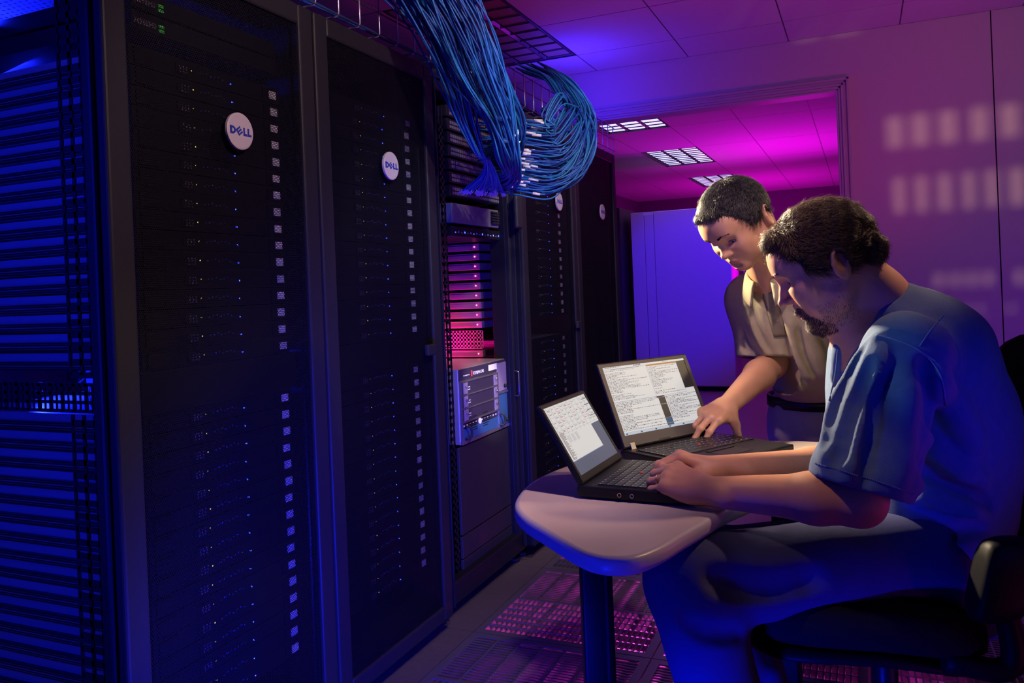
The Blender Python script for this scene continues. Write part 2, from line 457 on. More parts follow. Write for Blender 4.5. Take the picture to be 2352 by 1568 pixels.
# back wall with its wide doorway
DX0, DX1, DZ = -2.2, -0.084, 2.185
b = MB(); g = 0.003
b.box((DX1+0.001, WY, 0), (0.65-g, WY+0.12, CZ)); b.box((0.65-g, WY+0.01, 0), (0.65+g, WY+0.12, CZ), 1)
b.box((0.65+g, WY, 0), (2.0, WY+0.12, CZ)); b.box((2.0, WY, 0), (3.2, WY+0.12, CZ))
b.box((DX0, WY, DZ+0.001), (DX1+0.001, WY+0.12, CZ))
b.box((-3.4, WY, 0), (DX0, WY+0.12, CZ))
struct(b.build('wall_back', ['wall_paint', 'dark_gap'], origin=(0, WY, 0)))
b = MB()   # moulded casing: three steps
for (o, d_) in ((0.0, 0.010), (0.014, 0.018), (0.028, 0.013), (0.042, 0.022)):
    b.box((DX1+o*1.0, WY-d_, 0), (DX1+o+0.0145, WY, DZ+o+0.0145))
    b.box((DX0, WY-d_, DZ+o), (DX1+o+0.0145, WY, DZ+o+0.0145))
b.box((DX1-0.012, WY-0.005, 0), (DX1, WY+0.125, DZ)); b.box((DX0, WY-0.005, DZ-0.012), (DX1, WY+0.125, DZ))
struct(b.build('trim_1', 'trim_paint', origin=(DX1, WY, 0), bevel=0.003))
b = MB(); b.box((-3.42, -1.2, -0.4), (-3.3, 12.9, CZ)); struct(b.build('wall_left', 'far_wall'))
b = MB(); b.box((3.1, -1.2, 0), (3.2, WY, CZ)); struct(b.build('wall_right', 'wall_paint'))
b = MB(); b.box((-4.5, 12.8, 0), (2.5, 12.9, CZ)); struct(b.build('wall_back', 'far_wall'))
b = MB(); b.box((2.4, WY+0.12, 0), (2.5, 12.8, CZ)); struct(b.build('wall_right', 'far_wall'))
# far room: dark pillar, tall white cabinet, trunking under the ceiling
b = MB(); b.box((-3.28, 8.35, 0), (-2.36, 9.2, CZ-0.5)); 
t = thing('dark_partition', (-3.3, 8.5, 0), 'dark partition panel in the far room left of the tall white cabinet', 'partition')
b.build('panel', 'fixture_dark', t)
t = thing('storage_cabinet', (-1.75, 8.7, 0), 'tall white storage cabinet standing in the far room, seen through the doorway', 'cabinet')
b = MB(); b.box((-2.285, 8.52, 0.05), (-1.232, 9.0, 1.93)); b.build('body', 'cabinet_white', t, bevel=0.004)
b = MB(); b.box((-2.27, 8.56, 0.0), (-1.25, 8.98, 0.05)); b.build('plinth', 'rubber', t)
b = MB(); b.box((-2.28, 8.50, 0.06), (-2.137, 8.52, 1.925)); b.build('side_panel', 'cabinet_white', t, bevel=0.002)
b = MB(); b.box((-2.131, 8.50, 0.06), (-2.033, 8.52, 1.90)); b.build('hinge_panel', 'cabinet_white', t, bevel=0.002)
b = MB(); b.box((-2.027, 8.498, 0.06), (-1.237, 8.52, 1.925)); b.build('door', 'cabinet_white', t, bevel=0.002)
mat('strip_white', (0.4,0.35,0.4), 0.4)
b = MB(); b.box((-1.13, 8.6, 0.0), (-1.12, 8.62, 1.25)); tag(b.build('lit_edge_sliver', 'strip_white', bevel=0.002), 'thin upright conduit standing for a magenta lit edge beside the white cabinet', 'sliver')  # stands for an unidentified edge that shines magenta

# unseen gobo and stand added behind and to the right of the camera: its openings throw the rows of soft light patches on wall and ceiling
LG = Vector((1.60, -0.90, 1.90)); PY = -0.65
def onwall(u, v):
    d = at(u, v, 1.0)-Vector((0, 0, H)); t = WY/d.y
    if H + d.z*t > CZ: t = (CZ-H)/d.z
    return Vector((0, 0, H))+d*t
def hole(u, v, w_, h_):
    c = []
    for (a, e_) in ((-1, -1), (1, -1), (1, 1), (-1, 1)):
        p = onwall(u+a*w_/2, v+e_*h_/2); q = LG+(p-LG)*((PY-LG.y)/(p.y-LG.y)); c.append(q)
    xs = sorted(q.x for q in c); zs = sorted(q.z for q in c); return (xs[0]+xs[1])/2, (xs[2]+xs[3])/2, (zs[0]+zs[1])/2, (zs[2]+zs[3])/2
rows_ = [[(1700, 20, 50, 40), (1790, 8, 60, 36), (1880, -8, 60, 36)], [(1865, 68, 62, 34), (1955, 56, 70, 30)],
         [(2050, 306, 48, 74), (2108, 296, 50, 74), (2172, 286, 50, 74), (2245, 286, 48, 74), (2315, 281, 48, 70)],
         [(2060, 449, 36, 84), (2111, 444, 36, 84), (2165, 444, 38, 84), (2221, 439, 34, 84), (2274, 434, 36, 84), (2333, 434, 42, 84)],
         [(2152, 645, 26, 36), (2190, 645, 26, 36), (2228, 644, 26, 36), (2265, 643, 26, 36), (2340, 640, 26, 36)],
         [(2177, 715, 22, 18), (2212, 715, 22, 18), (2245, 714, 22, 18), (2318, 712, 22, 18)]]
hs = []
for r_ in rows_:
    H_ = [hole(*q) for q in r_]; hs.append((sum(h[2] for h in H_)/len(H_), sum(h[3] for h in H_)/len(H_), sorted((h[0], h[1]) for h in H_)))
hs.sort(key=lambda q: q[0])
b = MB(); x0 = min(h[0] for q in hs for h in q[2])-0.09; x1 = max(h[1] for q in hs for h in q[2])+0.09; zc = hs[0][0]-0.09; ztop = hs[-1][1]+0.09; z = zc
for (za, zb_, hx) in hs:
    za = max(za, z); b.box((x0, PY, z), (x1, PY+0.004, za)); x = x0
    for (a, c) in hx: a = max(a, x); b.box((x, PY, za), (a, PY+0.004, zb_)); x = c
    b.box((x, PY, za), (x1, PY+0.004, zb_)); z = zb_
b.box((x0, PY, z), (x1, PY+0.004, ztop))
t = thing('light_gobo', ((x0+x1)/2, PY, 0), 'small unseen gobo on a stand, added behind the camera to shape light patches', 'light shield')
b.build('grid_panel', 'fixture_dark', t)
MB().cyl((x1-0.01, PY+0.012, 0.02), (x1-0.01, PY+0.012, ztop), 0.010, 10).box((x1-0.16, PY-0.15, 0), (x1+0.14, PY+0.15, 0.02)).build('stand', 'fixture_dark', t)
# ------------------------------------------------------------------ cabinet row
XR = -1.33              # front plane of the cabinet doors
XS = -1.38              # front plane of the servers behind the doors
U = 0.0432
mat('rack_paint', (0.015, 0.0145, 0.018), 0.5, 0.0, vary=0.2, vscale=160, bump=0.1, bscale=500, spec=0.22)
mat('rack_dark', (0.009, 0.009, 0.012), 0.4, 0.0, spec=0.3)
mat('rail_dark', (0.02, 0.02, 0.026), 0.35, 0.5)
mat('server_steel', (0.34, 0.35, 0.40), 0.38, 0.55, vary=0.1, vscale=20)
mat('server_face', (0.006, 0.006, 0.008), 0.5, spec=0.15)
mat('server_grey', (0.15, 0.13, 0.14), 0.5)
mat('label_white', (0.90, 0.86, 0.86), 0.5)
mat('badge_white', (0.40, 0.36, 0.37), 0.4, vary=0.08, vscale=500)
mat('logo_blue', (0.015, 0.03, 0.25), 0.4)
mat('led_blue', (0.1, 0.1, 0.9), 0.4, emit=(0.03, 0.06, 1.0), estr=7)
mat('led_yellow', (0.6, 0.6, 0.1), 0.4, emit=(0.75, 0.7, 0.1), estr=1.0)
mat('led_green', (0.1, 0.6, 0.1), 0.4, emit=(0.1, 0.7, 0.1), estr=0.25)
mat('led_red', (0.9, 0.1, 0.1), 0.4, emit=(1.0, 0.10, 0.22), estr=8)
mat('port_blue', (0.05, 0.12, 0.45), 0.3)
mat('steel', (0.6, 0.58, 0.56), 0.25, 1.0)
mat('bright_metal', (0.75, 0.7, 0.7), 0.28, 0.9)
mesh_holes('door_mesh', (0.006, 0.006, 0.010), 0.0052, 0.40, 0.5, 0.0, spec=0.12)
mesh_holes('vent_mesh', (0.45, 0.45, 0.55), 0.02, 0.2, 0.4, 0.3, axes=('X', 'Y'))
EDG = [1.107, 1.775, 2.43, 3.17, 3.90, 4.655]
RT = 1.95
nth = ['the cabinet at the left edge', 'the second cabinet from the left', 'the open cabinet', 'the cabinet right of the open one', 'the last cabinet before the doorway']

def logo(parent, y, z, r=0.043):
    """round badge with slanted-E lettering, facing +X"""
    g = MB(); n = 40; x = XR + 0.012
    g.add([(x-0.006, y+r*math.cos(2*math.pi*k/n), z+r*math.sin(2*math.pi*k/n)) for k in range(n)] +
          [(x, y+r*math.cos(2*math.pi*k/n), z+r*math.sin(2*math.pi*k/n)) for k in range(n)] +
          [(x+0.0012, y+(r-.003)*math.cos(2*math.pi*k/n), z+(r-.003)*math.sin(2*math.pi*k/n)) for k in range(n)],
          [tuple(range(2*n, 3*n))] + [(k, (k+1) % n, n+(k+1) % n, n+k) for k in range(n)] + [(n+k, n+(k+1) % n, 2*n+(k+1) % n, 2*n+k) for k in range(n)])
    bd = g.build('badge', 'badge_white', parent)
    L = MB(); s = r/0.043
    F = (Vector((x+0.0013, y, z)), Vector((0,1,0))*s, Vector((0,0,1))*s, Vector((1,0,0)))
    def P(poly): L.prism(poly, 0, 0.0006, 0, F)
    T = 0.0052; hh = 0.0095
    P([(-.0345,-hh),(-.0345,hh),(-.0285,hh),(-.0285,-hh)])
    N = 9
    arc_o = [(-.0285+0.0125*math.sin(math.pi*k/N), hh*math.cos(math.pi*k/N)) for k in range(N+1)]
    arc_i = [(-.0285+0.0070*math.sin(math.pi*k/N), (hh-.0048)*math.cos(math.pi*k/N)) for k in range(N+1)]
    for k in range(N): P([arc_i[k], arc_o[k], arc_o[k+1], arc_i[k+1]])
    # tilted E
    c, s_ = math.cos(math.radians(38)), math.sin(math.radians(38))
    def rot(pl): return [(-0.0045 + c*a - s_*b_, c*b_ + s_*a) for a, b_ in pl]
    P(rot([(-.0085,-.0085),(-.0085,.0085),(-.0045,.0085),(-.0045,-.0085)]))
    for v0 in (-.0085, -.0020, .0045): P(rot([(-.0045,v0),(-.0045,v0+.0040),(.0080,v0+.0040),(.0080,v0)]))
    for x0 in (0.0085, 0.0225):
        P([(x0,-hh),(x0,hh),(x0+T,hh),(x0+T,-hh)]); P([(x0+T,-hh),(x0+T,-hh+.0052),(x0+.0125,-hh+.0052),(x0+.0125,-hh)])
    L.build('lettering', 'logo_blue', bd)
    return bd

def cabinet(i, label, door=True, badge=None, handle=None, left_open=False):
    y0, y1 = EDG[i], EDG[i+1]; g = 0.004
    t = thing('server_cabinet', (XR-0.45, (y0+y1)/2, 0), label, 'server cabinet', None)
    f = MB(); xb = XR-0.95
    # posts: rounded vertical profiles
    for (ya, yb) in ((y0+g, y0+0.055), (y1-0.055, y1-g)):
        f.box((XR-0.125 if (i or ya > y0+0.1) else XR-0.072, ya, 0.06), (XR-0.035, yb, RT-0.02)); f.box((xb, ya, 0.06), (xb+0.06, yb, RT-0.02))
    f.box((XR-0.125, y0+g, 0.05), (XR-0.035, y1-g, 0.13)); f.box((xb, y0+g, 0.05), (xb+0.06, y1-g, 0.13))
    f.box((XR-0.125, y0+g, RT-0.06), (XR-0.035, y1-g, RT-0.02))
    f.build('frame', 'rack_dark', t, bevel=0.010, seg=3)
    f = MB(); f.box((xb, y0+g, RT-0.02), (XR-0.03, y1-g, RT-0.012)); f.build('top_panel', 'vent_mesh' if i == 0 else 'rack_dark', t)
    if i != 2: f = MB(); f.box((xb, y1-0.008, 0.06), (XR-0.125, y1-g, RT-0.02)); f.build('side_panel', 'rack_dark', t)
    f = MB(); f.box((xb, y0+g, 0.05), (XR-0.13, y1-g, 0.06)); f.build('bottom_panel', 'rack_dark', t)
    for (xx, yy) in ((XR-0.08, y0+0.04), (XR-0.08, y1-0.04)):
        MB().cyl((xx, yy, 0.0), (xx, yy, 0.018), 0.022, 14).cyl((xx, yy, 0.018), (xx, yy, 0.055), 0.007, 8).build('levelling_foot', 'rubber', t)
    if door:
        d = MB(); e = 0.062; zb, zt = 0.055, RT-0.01
        d.box((XR-0.028, y0+g, zb), (XR, y0+e, zt)); d.box((XR-0.028, y1-e, zb), (XR, y1-g, zt))
        d.box((XR-0.028, y0+e, zb), (XR, y1-e, zb+0.05)); d.box((XR-0.028, y0+e, zt-0.055), (XR, y1-e, zt))
        dr = d.build('door', 'rack_paint', t, bevel=0.007, seg=3)
        mm = MB().box((XR-0.010, y0+e, zb+0.05), (XR-0.009, y1-e, zt-0.055)).build('mesh_panel', 'door_mesh', dr)
        if badge: 
            bd = logo(dr, badge[0], badge[1])
        if handle:
            MB().box((XR, handle[0]-0.030, handle[1]-0.018), (XR+0.016, handle[0]+0.022, handle[1]+0.018)).build('door_latch', 'rubber', dr, bevel=0.004)
    return t
cabinet(0, 'black mesh-door server cabinet at the left edge, its side open and lit blue', True, (1.466, 1.562))
cabinet(1, 'black mesh-door server cabinet immediately left of the open cabinet', True, (2.121, 1.562), (2.328, 0.976))
open_cab = cabinet(2, 'open server cabinet without a door, blue cables plugged in at its top', False)
cabinet(3, 'mesh-door server cabinet right of the open cabinet, behind the table', True, (3.624, 1.575), (3.844, 0.972))
cabinet(4, 'dark server cabinet at the right end of the row beside the doorway', True, (4.324, 1.575))

# ---- servers, one thing each, copied
def server_proto():
    t = thing('rack_server', (0, 0, 0), 'x', 'server'); h = U-0.0035; wd = 0.222
    b = MB(); b.box((-0.62, -wd, 0.001), (-0.012, wd, h)); b.build('chassis', 'server_steel', t)
    b = MB(); b.box((-0.012, -wd-0.012, 0.0), (0, wd+0.012, h+0.001))
    b.box((0, -wd, 0.004), (0.004, -wd+0.05, h-0.004)); b.box((0, wd-0.05, 0.004), (0.004, wd, h-0.004))
    b.build('faceplate', 'server_face', t)
    b = MB(); b.box((-0.60, -wd-0.010, 0.002), (-0.03, -wd, 0.021)); b.box((-0.60, -wd-0.0112, 0.006), (-0.12, -wd-0.010, 0.0068), 1); b.box((-0.60, -wd-0.0112, 0.011), (-0.12, -wd-0.010, 0.0125), 2); b.box((-0.60, -wd-0.0112, 0.017), (-0.12, -wd-0.010, 0.0175), 1)
    b.box((-0.128, -wd-0.022, 0.006), (-0.085, -wd, h-0.006))
    b.box((-0.124, -wd-0.0245, 0.002), (-0.112, -wd-0.021, 0.009), 1)
    b.build('slide_rail', ['rail_dark', 'bright_metal', 'server_steel'], t)  # bright strips and tip put in for highlights along rail and bracket
    b = MB(); b.box((0.004, 0.193, 0.010), (0.006, 0.218, 0.029)); b.build('label_tag', 'label_white', t)
    b = MB(); b.sphere((0.006, 0.055, 0.016), 0.0019, 8, 6); b.build('power_light', 'led_blue', t)
    b = MB()
    for k in range(3):
        for j in range(3):
            b.box((0.004, -0.102+k*0.009, 0.010+j*0.006), (0.0055, -0.098+k*0.009, 0.0135+j*0.006))
    b.box((0.003,-0.112,0.008),(0.004,-0.076,0.030),1)
    b.build('vent_grille', ['server_grey', 'server_face'], t)
    b = MB()
    for k in range(7): 
        b.box((0.003, -0.045+k*0.012, 0.018+0.002*(k % 3)), (0.0045, -0.040+k*0.012, 0.021+0.002*(k % 3)), k % 2)
    b.build('port_row', ['server_grey', 'port_blue'], t)
    b = MB(); b.sphere((0.006, -0.068, 0.020), 0.0016, 6, 4); b.build('status_light', 'led_yellow', t)
    return t
proto = None
def place_server(x, y, z, label, group):
    global proto
    if proto is None:
        proto = server_proto(); proto.location = (x, y, z); proto['label'] = label; proto['group'] = group; return proto
    return dup(proto, (x, y, z), label, group)
CEN = {0: 1.455, 1: 2.12, 3: 3.57, 4: 4.29}
for i in (0, 1, 3):
    for blk, (zt, n) in enumerate(((1.693, 16), (0.910, 16))):
        for k in range(n):
            z = zt - k*U - 0.019
            lab = 'black one-unit server, %s of the %s stack in %s' % (ORD[k], 'upper' if blk == 0 else 'lower', nth[i])
            place_server(XS - 0.006, CEN[i] + RNG.uniform(-0.002, 0.002), z, lab, 'servers behind the mesh doors')
place_server(XS-0.006, CEN[1]+0.012, 1.693+U-0.019, 'black one-unit server above all the others behind the second mesh door', 'servers behind the mesh doors')

for i in (0, 1):
    o = MB().box((XS-0.03, CEN[i]-0.235, 0.932), (XS-0.008, CEN[i]+0.262, 1.024)).build('blanking_panel', 'server_face', bevel=0.002)  # added to keep the blue gap light off the door mesh
    tag(o, 'added black light-blocking panel between the two server stacks in %s' % nth[i], 'blanking panel')
# two switches at the top of the left-edge cabinet, with green lights
for k, z in enumerate((1.752, 1.797)):
    t = thing('network_switch', (XS-0.2, 1.45, z), 'dark switch with green lights, %s in the cabinet at the left edge' % ('lower of the two' if k == 0 else 'at the very top'), 'network switch')
    MB().box((XS-0.62, 1.23, z), (XS-0.006, 1.68, z+0.038)).build('chassis', 'rack_dark', t)
    b = MB()
    for j in range(8): b.box((XS-0.006, 1.235+j*0.0075, z+0.010), (XS-0.003, 1.240+j*0.0075, z+0.022))
    b.build('port_row', 'server_grey', t)
    b = MB()
    for j in range(4): b.box((XS-0.006, 1.302+(j % 2)*0.008, z+0.008+(j//2)*0.010), (XS-0.003, 1.307+(j % 2)*0.008, z+0.013+(j//2)*0.010))
    b.build('link_light', 'led_green', t)
# perforated mounting rails seen through the open left side
def hole_rail_v(x0, x1, y, z0, z1, cols, name='mounting_rail', parent=None, matn='rail_dark', pz=0.0269):
    b = MB(); n = int((z1-z0)/pz); wx = (x1-x0)/cols; bw = 0.0085
    for c in range(cols+1):
        xx = x0 + c*wx; b.box((xx-bw/2, y, z0), (xx+bw/2, y+0.003, z1))
    for k in range(n+1):
        zz = z0+k*pz; b.box((x0, y, zz-0.006), (x1, y+0.003, zz+0.006))
    return b.build(name, matn, parent)
cab0 = [o for o in COL.objects if o.name.startswith('server_cabinet')][0]
hole_rail_v(-1.476, -1.412, 1.125, 1.03, 1.80, 2, 'mounting_rail', cab0)
hole_rail_v(-1.476, -1.412, 1.125, 0.10, 0.95, 2, 'mounting_rail', cab0)
hole_rail_v(-2.20, -2.15, 1.150, 0.10, 1.80, 2, 'mounting_rail', cab0)
# perforated cross brace across the gap between the two stacks
b = MB(); z0 = 0.955; 
xs = np.arange(-2.2, -1.39, 0.0175)
for j in range(4): b.box((-2.2, 1.135, z0-0.003+j*0.018), (-1.40, 1.138, z0+0.004+j*0.018))
for k, x in enumerate(xs): 
    w_ = 0.009 if k % 2 else 0.003
    b.box((x-w_/2, 1.135, z0), (x+w_/2, 1.138, z0+0.057))
b.build('cross_brace', 'rail_dark', cab0)
mat('backing_pale', (0.75, 0.75, 0.8), 0.5)
b = MB(); b.box((-2.25, 1.745, 0.90), (-1.62, 1.755, 1.10)); b.build('gap_backing', 'backing_pale', cab0)  # pale sheet added behind the gap to catch the blue light
# a few pale cords crossing the gap
for k in range(4):
    x = -1.50-0.05*k
    o = MB().tube(spline([(x-0.04, 1.30, 0.935), (x-0.02, 1.28, 0.98), (x+0.02, 1.27, 1.00), (x+0.03, 1.30, 1.03)], 10), 0.0022, 6).build('thin_cable', 'label_white')
    tag(o, 'pale cord crossing the lit gap in the side of the left-edge cabinet', 'cable', 'pale cords in the lit gap')

# ---- contents of the open cabinet
XO = -1.40; YL, YR = 2.665, 3.105; YC = (YL+YR)/2
# posts of metal channel with bright edges either side of the opening
for (ya, s_) in ((2.448, 1), (3.150, -1)):
    b = MB()
    for k, (dy, x0, x1) in enumerate(((0.0, XR-0.03, XR-0.004), (0.028, XR-0.05, XR-0.02), (0.058, XR-0.09, XR-0.04), (0.088, XR-0.12, XR-0.05))):
        y_ = ya + s_*dy*(1.0 if s_ > 0 else 0.6); b.box((x0, y_-0.003, 0.07), (x1, y_+0.003, RT-0.03), 1 if k in (1, 2) else 0)
    b.box((XR-0.13, ya-0.002 if s_ > 0 else ya-0.02, 0.07), (XR-0.10, ya+0.09 if s_ > 0 else ya+0.002, RT-0.03))
    b.build('door_post', ['rack_dark', 'rack_paint'], open_cab, bevel=0.002)
b = MB()
n = int(1.7/0.0269)
for yy in (2.615, 3.125):
    b.box((XO-0.01, yy-0.016, 0.1), (XO-0.006, yy-0.008, 1.85)); b.box((XO-0.01, yy+0.008, 0.1), (XO-0.006, yy+0.016, 1.85))
    for k in range(n): b.box((XO-0.01, yy-0.016, 0.11+k*0.0269-0.006), (XO-0.006, yy+0.016, 0.11+k*0.0269+0.006))
b.build('mounting_rail', 'rail_dark', open_cab)
b = MB()     # pale unit marks up the right rail
for k in range(26):
    z = 0.90+k*0.0245; b.box((XO-0.004, 3.117, z), (XO-0.002, 3.128, z+0.010)) if k % 3 else b.box((XO-0.004, 3.110, z), (XO-0.002, 3.128, z+0.0035))
b.build('unit_marks', 'label_white', open_cab)

# big switch chassis
t = thing('switch_chassis', (XO-0.3, YC, 0.588), 'large modular switch chassis with white-edged slots in the open cabinet', 'network switch')
zb, zt = 0.588, 0.872
mat('chassis_top', (0.62, 0.55, 0.56), 0.3, 0.7, vary=0.1, vscale=10)
mat('chassis_blue', (0.035, 0.10, 0.24), 0.4)
mat('module_dark', (0.035, 0.025, 0.05), 0.5)
mat('module_mauve', (0.25, 0.19, 0.30), 0.45)
MB().box((XO-0.55, YL, zb), (XO-0.004, YR, zt)).build('body', 'chassis_top', t, bevel=0.002)
X = XO
def fb(b, y0, y1, z0, z1, x1=0.0, mi=0): b.box((X-0.004, y0, z0), (X+x1, y1, z1), mi)
b = MB(); fb(b, YL+0.004, YR-0.004, zt-0.045, zt-0.002); b.build('top_strip', 'module_dark', t)
# letters on the strip
vs_, fs_ = text_mesh('TOPSPIN 540', 0.0175, 0.0003)
b = MB(); b.add([(X+0.0006+v[2], YL+0.118+v[0], zt-0.033+v[1]) for v in vs_], fs_); b.build('name_lettering', 'label_white', t)
b = MB(); fb(b, YL+0.105, YL+0.114, zt-0.036, zt-0.014, 0.0008); b.build('red_mark', 'led_red' if False else mat('red_paint', (0.8, 0.06, 0.05), 0.4), t)
b = MB(); fb(b, YL+0.262, YL+0.345, zt-0.034, zt-0.010, 0.0008); b.build('serial_sticker', 'label_white', t)
b = MB()
for k in range(5): fb(b, YL+0.04+k*0.011, YL+0.045+k*0.011, zt-0.030, zt-0.026, 0.0008)
b.build('indicator_marks', 'label_white', t)
sh = 0.0505; z0m = zt-0.050-3*sh
for k in range(3):
    zz = z0m + (2-k)*sh
    b = MB(); fb(b, YL+0.010, YL+0.33, zz+0.003, zz+sh-0.003, 0.003)
    b.box((X, YL+0.028, zz+0.004), (X+0.006, YL+0.060, zz+sh-0.004), 1); b.box((X, YL+0.300, zz+0.004), (X+0.006, YL+0.326, zz+sh-0.004), 1)
    md = b.build('line_module', ['module_dark', 'module_mauve'], t)
    for yy in (YL+0.044, YL+0.313):
        MB().cyl((X+0.006, yy, zz+sh*0.6), (X+0.014, yy, zz+sh*0.6), 0.004, 10).build('thumbscrew', 'steel', md)
    b = MB()
    for q in range(6): b.box((X+0.003, YL+0.064+(q % 3)*0.008, zz+0.016+(q//3)*0.009), (X+0.0038, YL+0.069+(q % 3)*0.008, zz+0.019+(q//3)*0.009))
    b.build('indicator_marks', 'label_white', md)
b = MB()
for k in range(4): fb(b, YL+0.006, YL+0.336, z0m+k*sh-0.0022, z0m+k*sh+0.0022, 0.007)
fb(b, YL+0.004, YL+0.0085, zb+0.01, zt-0.048, 0.007); fb(b, YL+0.332, YL+0.338, zb+0.01, zt-0.048, 0.007); fb(b, YR-0.010, YR-0.004, zb+0.01, zt-0.03, 0.007)
fb(b, YL+0.336, YR-0.006, zb+0.145, zb+0.154, 0.007); fb(b, YL+0.002, YR-0.004, zb, zb+0.012, 0.006)
b.build('slot_frame', 'bright_metal', t)
b = MB(); fb(b, YL+0.010, YL+0.330, z0m-0.024, z0m-0.004, 0.002); b.build('status_strip', 'module_dark', t)
b = MB()
for k in range(12): fb(b, YL+0.02+k*0.026, YL+0.028+k*0.026, z0m-0.017, z0m-0.012, 0.003)
b.build('indicator_marks', 'label_white', t)
b = MB(); fb(b, YL+0.008, YL+0.330, zb+0.013, z0m-0.026, 0.003)
b.build('fan_tray', 'chassis_blue', t)
b = MB()
for k in range(7): 
    zz = zb+0.040+k*0.0085; b.box((X+0.003, YL+0.07+0.01*abs(k-3), zz), (X+0.0036, YL+0.135, zz+0.003)); b.box((X+0.003, YL+0.185, zz), (X+0.0036, YL+0.26-0.01*abs(k-3), zz+0.003))
b.build('vent_pattern', 'server_face', t)
b = MB(); n = 20; b.add([(X+0.0045, YL+0.160+0.012*math.cos(6.2832*k/n), zb+0.066+0.012*math.sin(6.2832*k/n)) for k in range(n)]+[(X+0.002, YL+0.160+0.012*math.cos(6.2832*k/n), zb+0.066+0.012*math.sin(6.2832*k/n)) for k in range(n)], [tuple(range(n))]+[(k,(k+1)%n,n+(k+1)%n,n+k) for k in range(n)]); b.build('round_emblem', 'label_white', t)
for yy in (YL+0.030, YL+0.335): 
    MB().tube(spline([(X+0.003, yy, zb+0.020), (X+0.022, yy+0.006, zb+0.020), (X+0.026, yy+0.012, zb+0.042), (X+0.022, yy+0.006, zb+0.062), (X+0.003, yy, zb+0.064)], 14), 0.004, 8).build('grip', 'rubber', t)
for (za, zc) in ((zb+0.156, zt-0.012), (zb+0.014, zb+0.143)):
    b = MB(); b.box((X-0.004, YL+0.340, za), (X+0.003, YR-0.012, zc)); b.build('power_module', 'chassis_blue' if za < zb+0.1 else 'module_mauve', t)
    MB().cyl((X+0.003, YR-0.035, za+0.018), (X+0.014, YR-0.035, za+0.018), 0.007, 12).build('thumbscrew', 'rubber', t)
b = MB(); b.box((X-0.01, YR-0.002, zb-0.004), (X+0.004, YR+0.020, zt)); 
for k in range(5): b.sphere((X+0.005, YR+0.009, zb+0.02+k*0.055), 0.004, 8, 6, 1)
b.build('mounting_ear', ['bright_metal', 'steel'], t)
MB().tube([(X, YR+0.012, zt-0.055), (X+0.045, YR+0.012, zt-0.055), (X+0.05, YR+0.012, zt-0.06), (X+0.05, YR+0.012, zt-0.155), (X+0.045, YR+0.012, zt-0.16), (X, YR+0.012, zt-0.16)], 0.0028, 8).build('wire_handle', 'steel', t)

# blanking panels below the chassis
for k, (z0, z1) in enumerate(((0.255, 0.580), (0.168, 0.250), (0.09, 0.164))):
    o = MB().box((XO-0.012, YL-0.02, z0), (XO, YR+0.02, z1)).build('blanking_panel', mat('blank_grey', (0.025, 0.022, 0.024), 0.5, vary=0.15, vscale=80), bevel=0.002)
    tag(o, '%s dark blanking panel under the switch chassis' % ('tall upper', 'narrow middle', 'lowest narrow')[k], 'blanking panel')
# shelf with grey box at the top of the opening
t = thing('network_appliance', (XO-0.2, YC, 1.425), 'grey appliance on a shelf just under the blue cable plugs', 'network appliance')
MB().box((XO-0.40, YL, 1.425), (XO, YR-0.02, 1.500)).build('case', mat('appl_grey', (0.20, 0.18, 0.19), 0.45, 0.3), t, bevel=0.003)
b = MB()
for k in range(5): b.box((XO, YR-0.10+0.001, 1.44+k*0.011), (XO+0.010, YR-0.03, 1.446+k*0.011))
b.build('vent_bars', 'rubber', t)
t = thing('network_switch', (XO-0.2, YC, 1.375), 'thin dark switch with tiny lights under the grey appliance', 'network switch')
MB().box((XO-0.40, YL-0.01, 1.375), (XO, YR, 1.412)).build('chassis', 'rack_dark', t, bevel=0.002)
b = MB()
for k in range(16): b.box((XO, YL+0.02+k*0.026, 1.388), (XO+0.001, YL+0.026+k*0.026, 1.3905+0.004*(k % 2)), k % 3 == 0)
b.build('light_row', ['label_white', 'led_blue'], t)
b = MB(); b.box((XR-0.01, 3.10, 1.42), (XR+0.012, 3.16, 1.56))
tag(b.build('cable_clip', 'rubber', bevel=0.010, seg=3), 'black plastic cable guide at the right post of the open cabinet', 'cable guide')
MB()
# patch panels / switches where the blue cables end
PP = []
for k in range(7):
    z = 1.525 + k*0.050
    t = thing('network_switch', (XO-0.1, YC, z), 'switch behind the blue cable plugs in the open cabinet, %s from the bottom' % ['first', 'second', 'third', 'fourth', 'fifth', 'sixth', 'seventh'][k], 'network switch', 'switches at the cable ends')
    MB().box((XO-0.20, YL-0.01, z), (XO, YR, z+0.042)).build('chassis', 'rack_dark', t, bevel=0.002)
    b = MB()
    for q in range(24):
        for r_ in range(2): b.box((XO, YL+0.012+q*0.0176, z+0.007+r_*0.016), (XO+0.0015, YL+0.024+q*0.0176, z+0.018+r_*0.016))
    b.build('port_row', 'server_grey', t); PP.append(z)

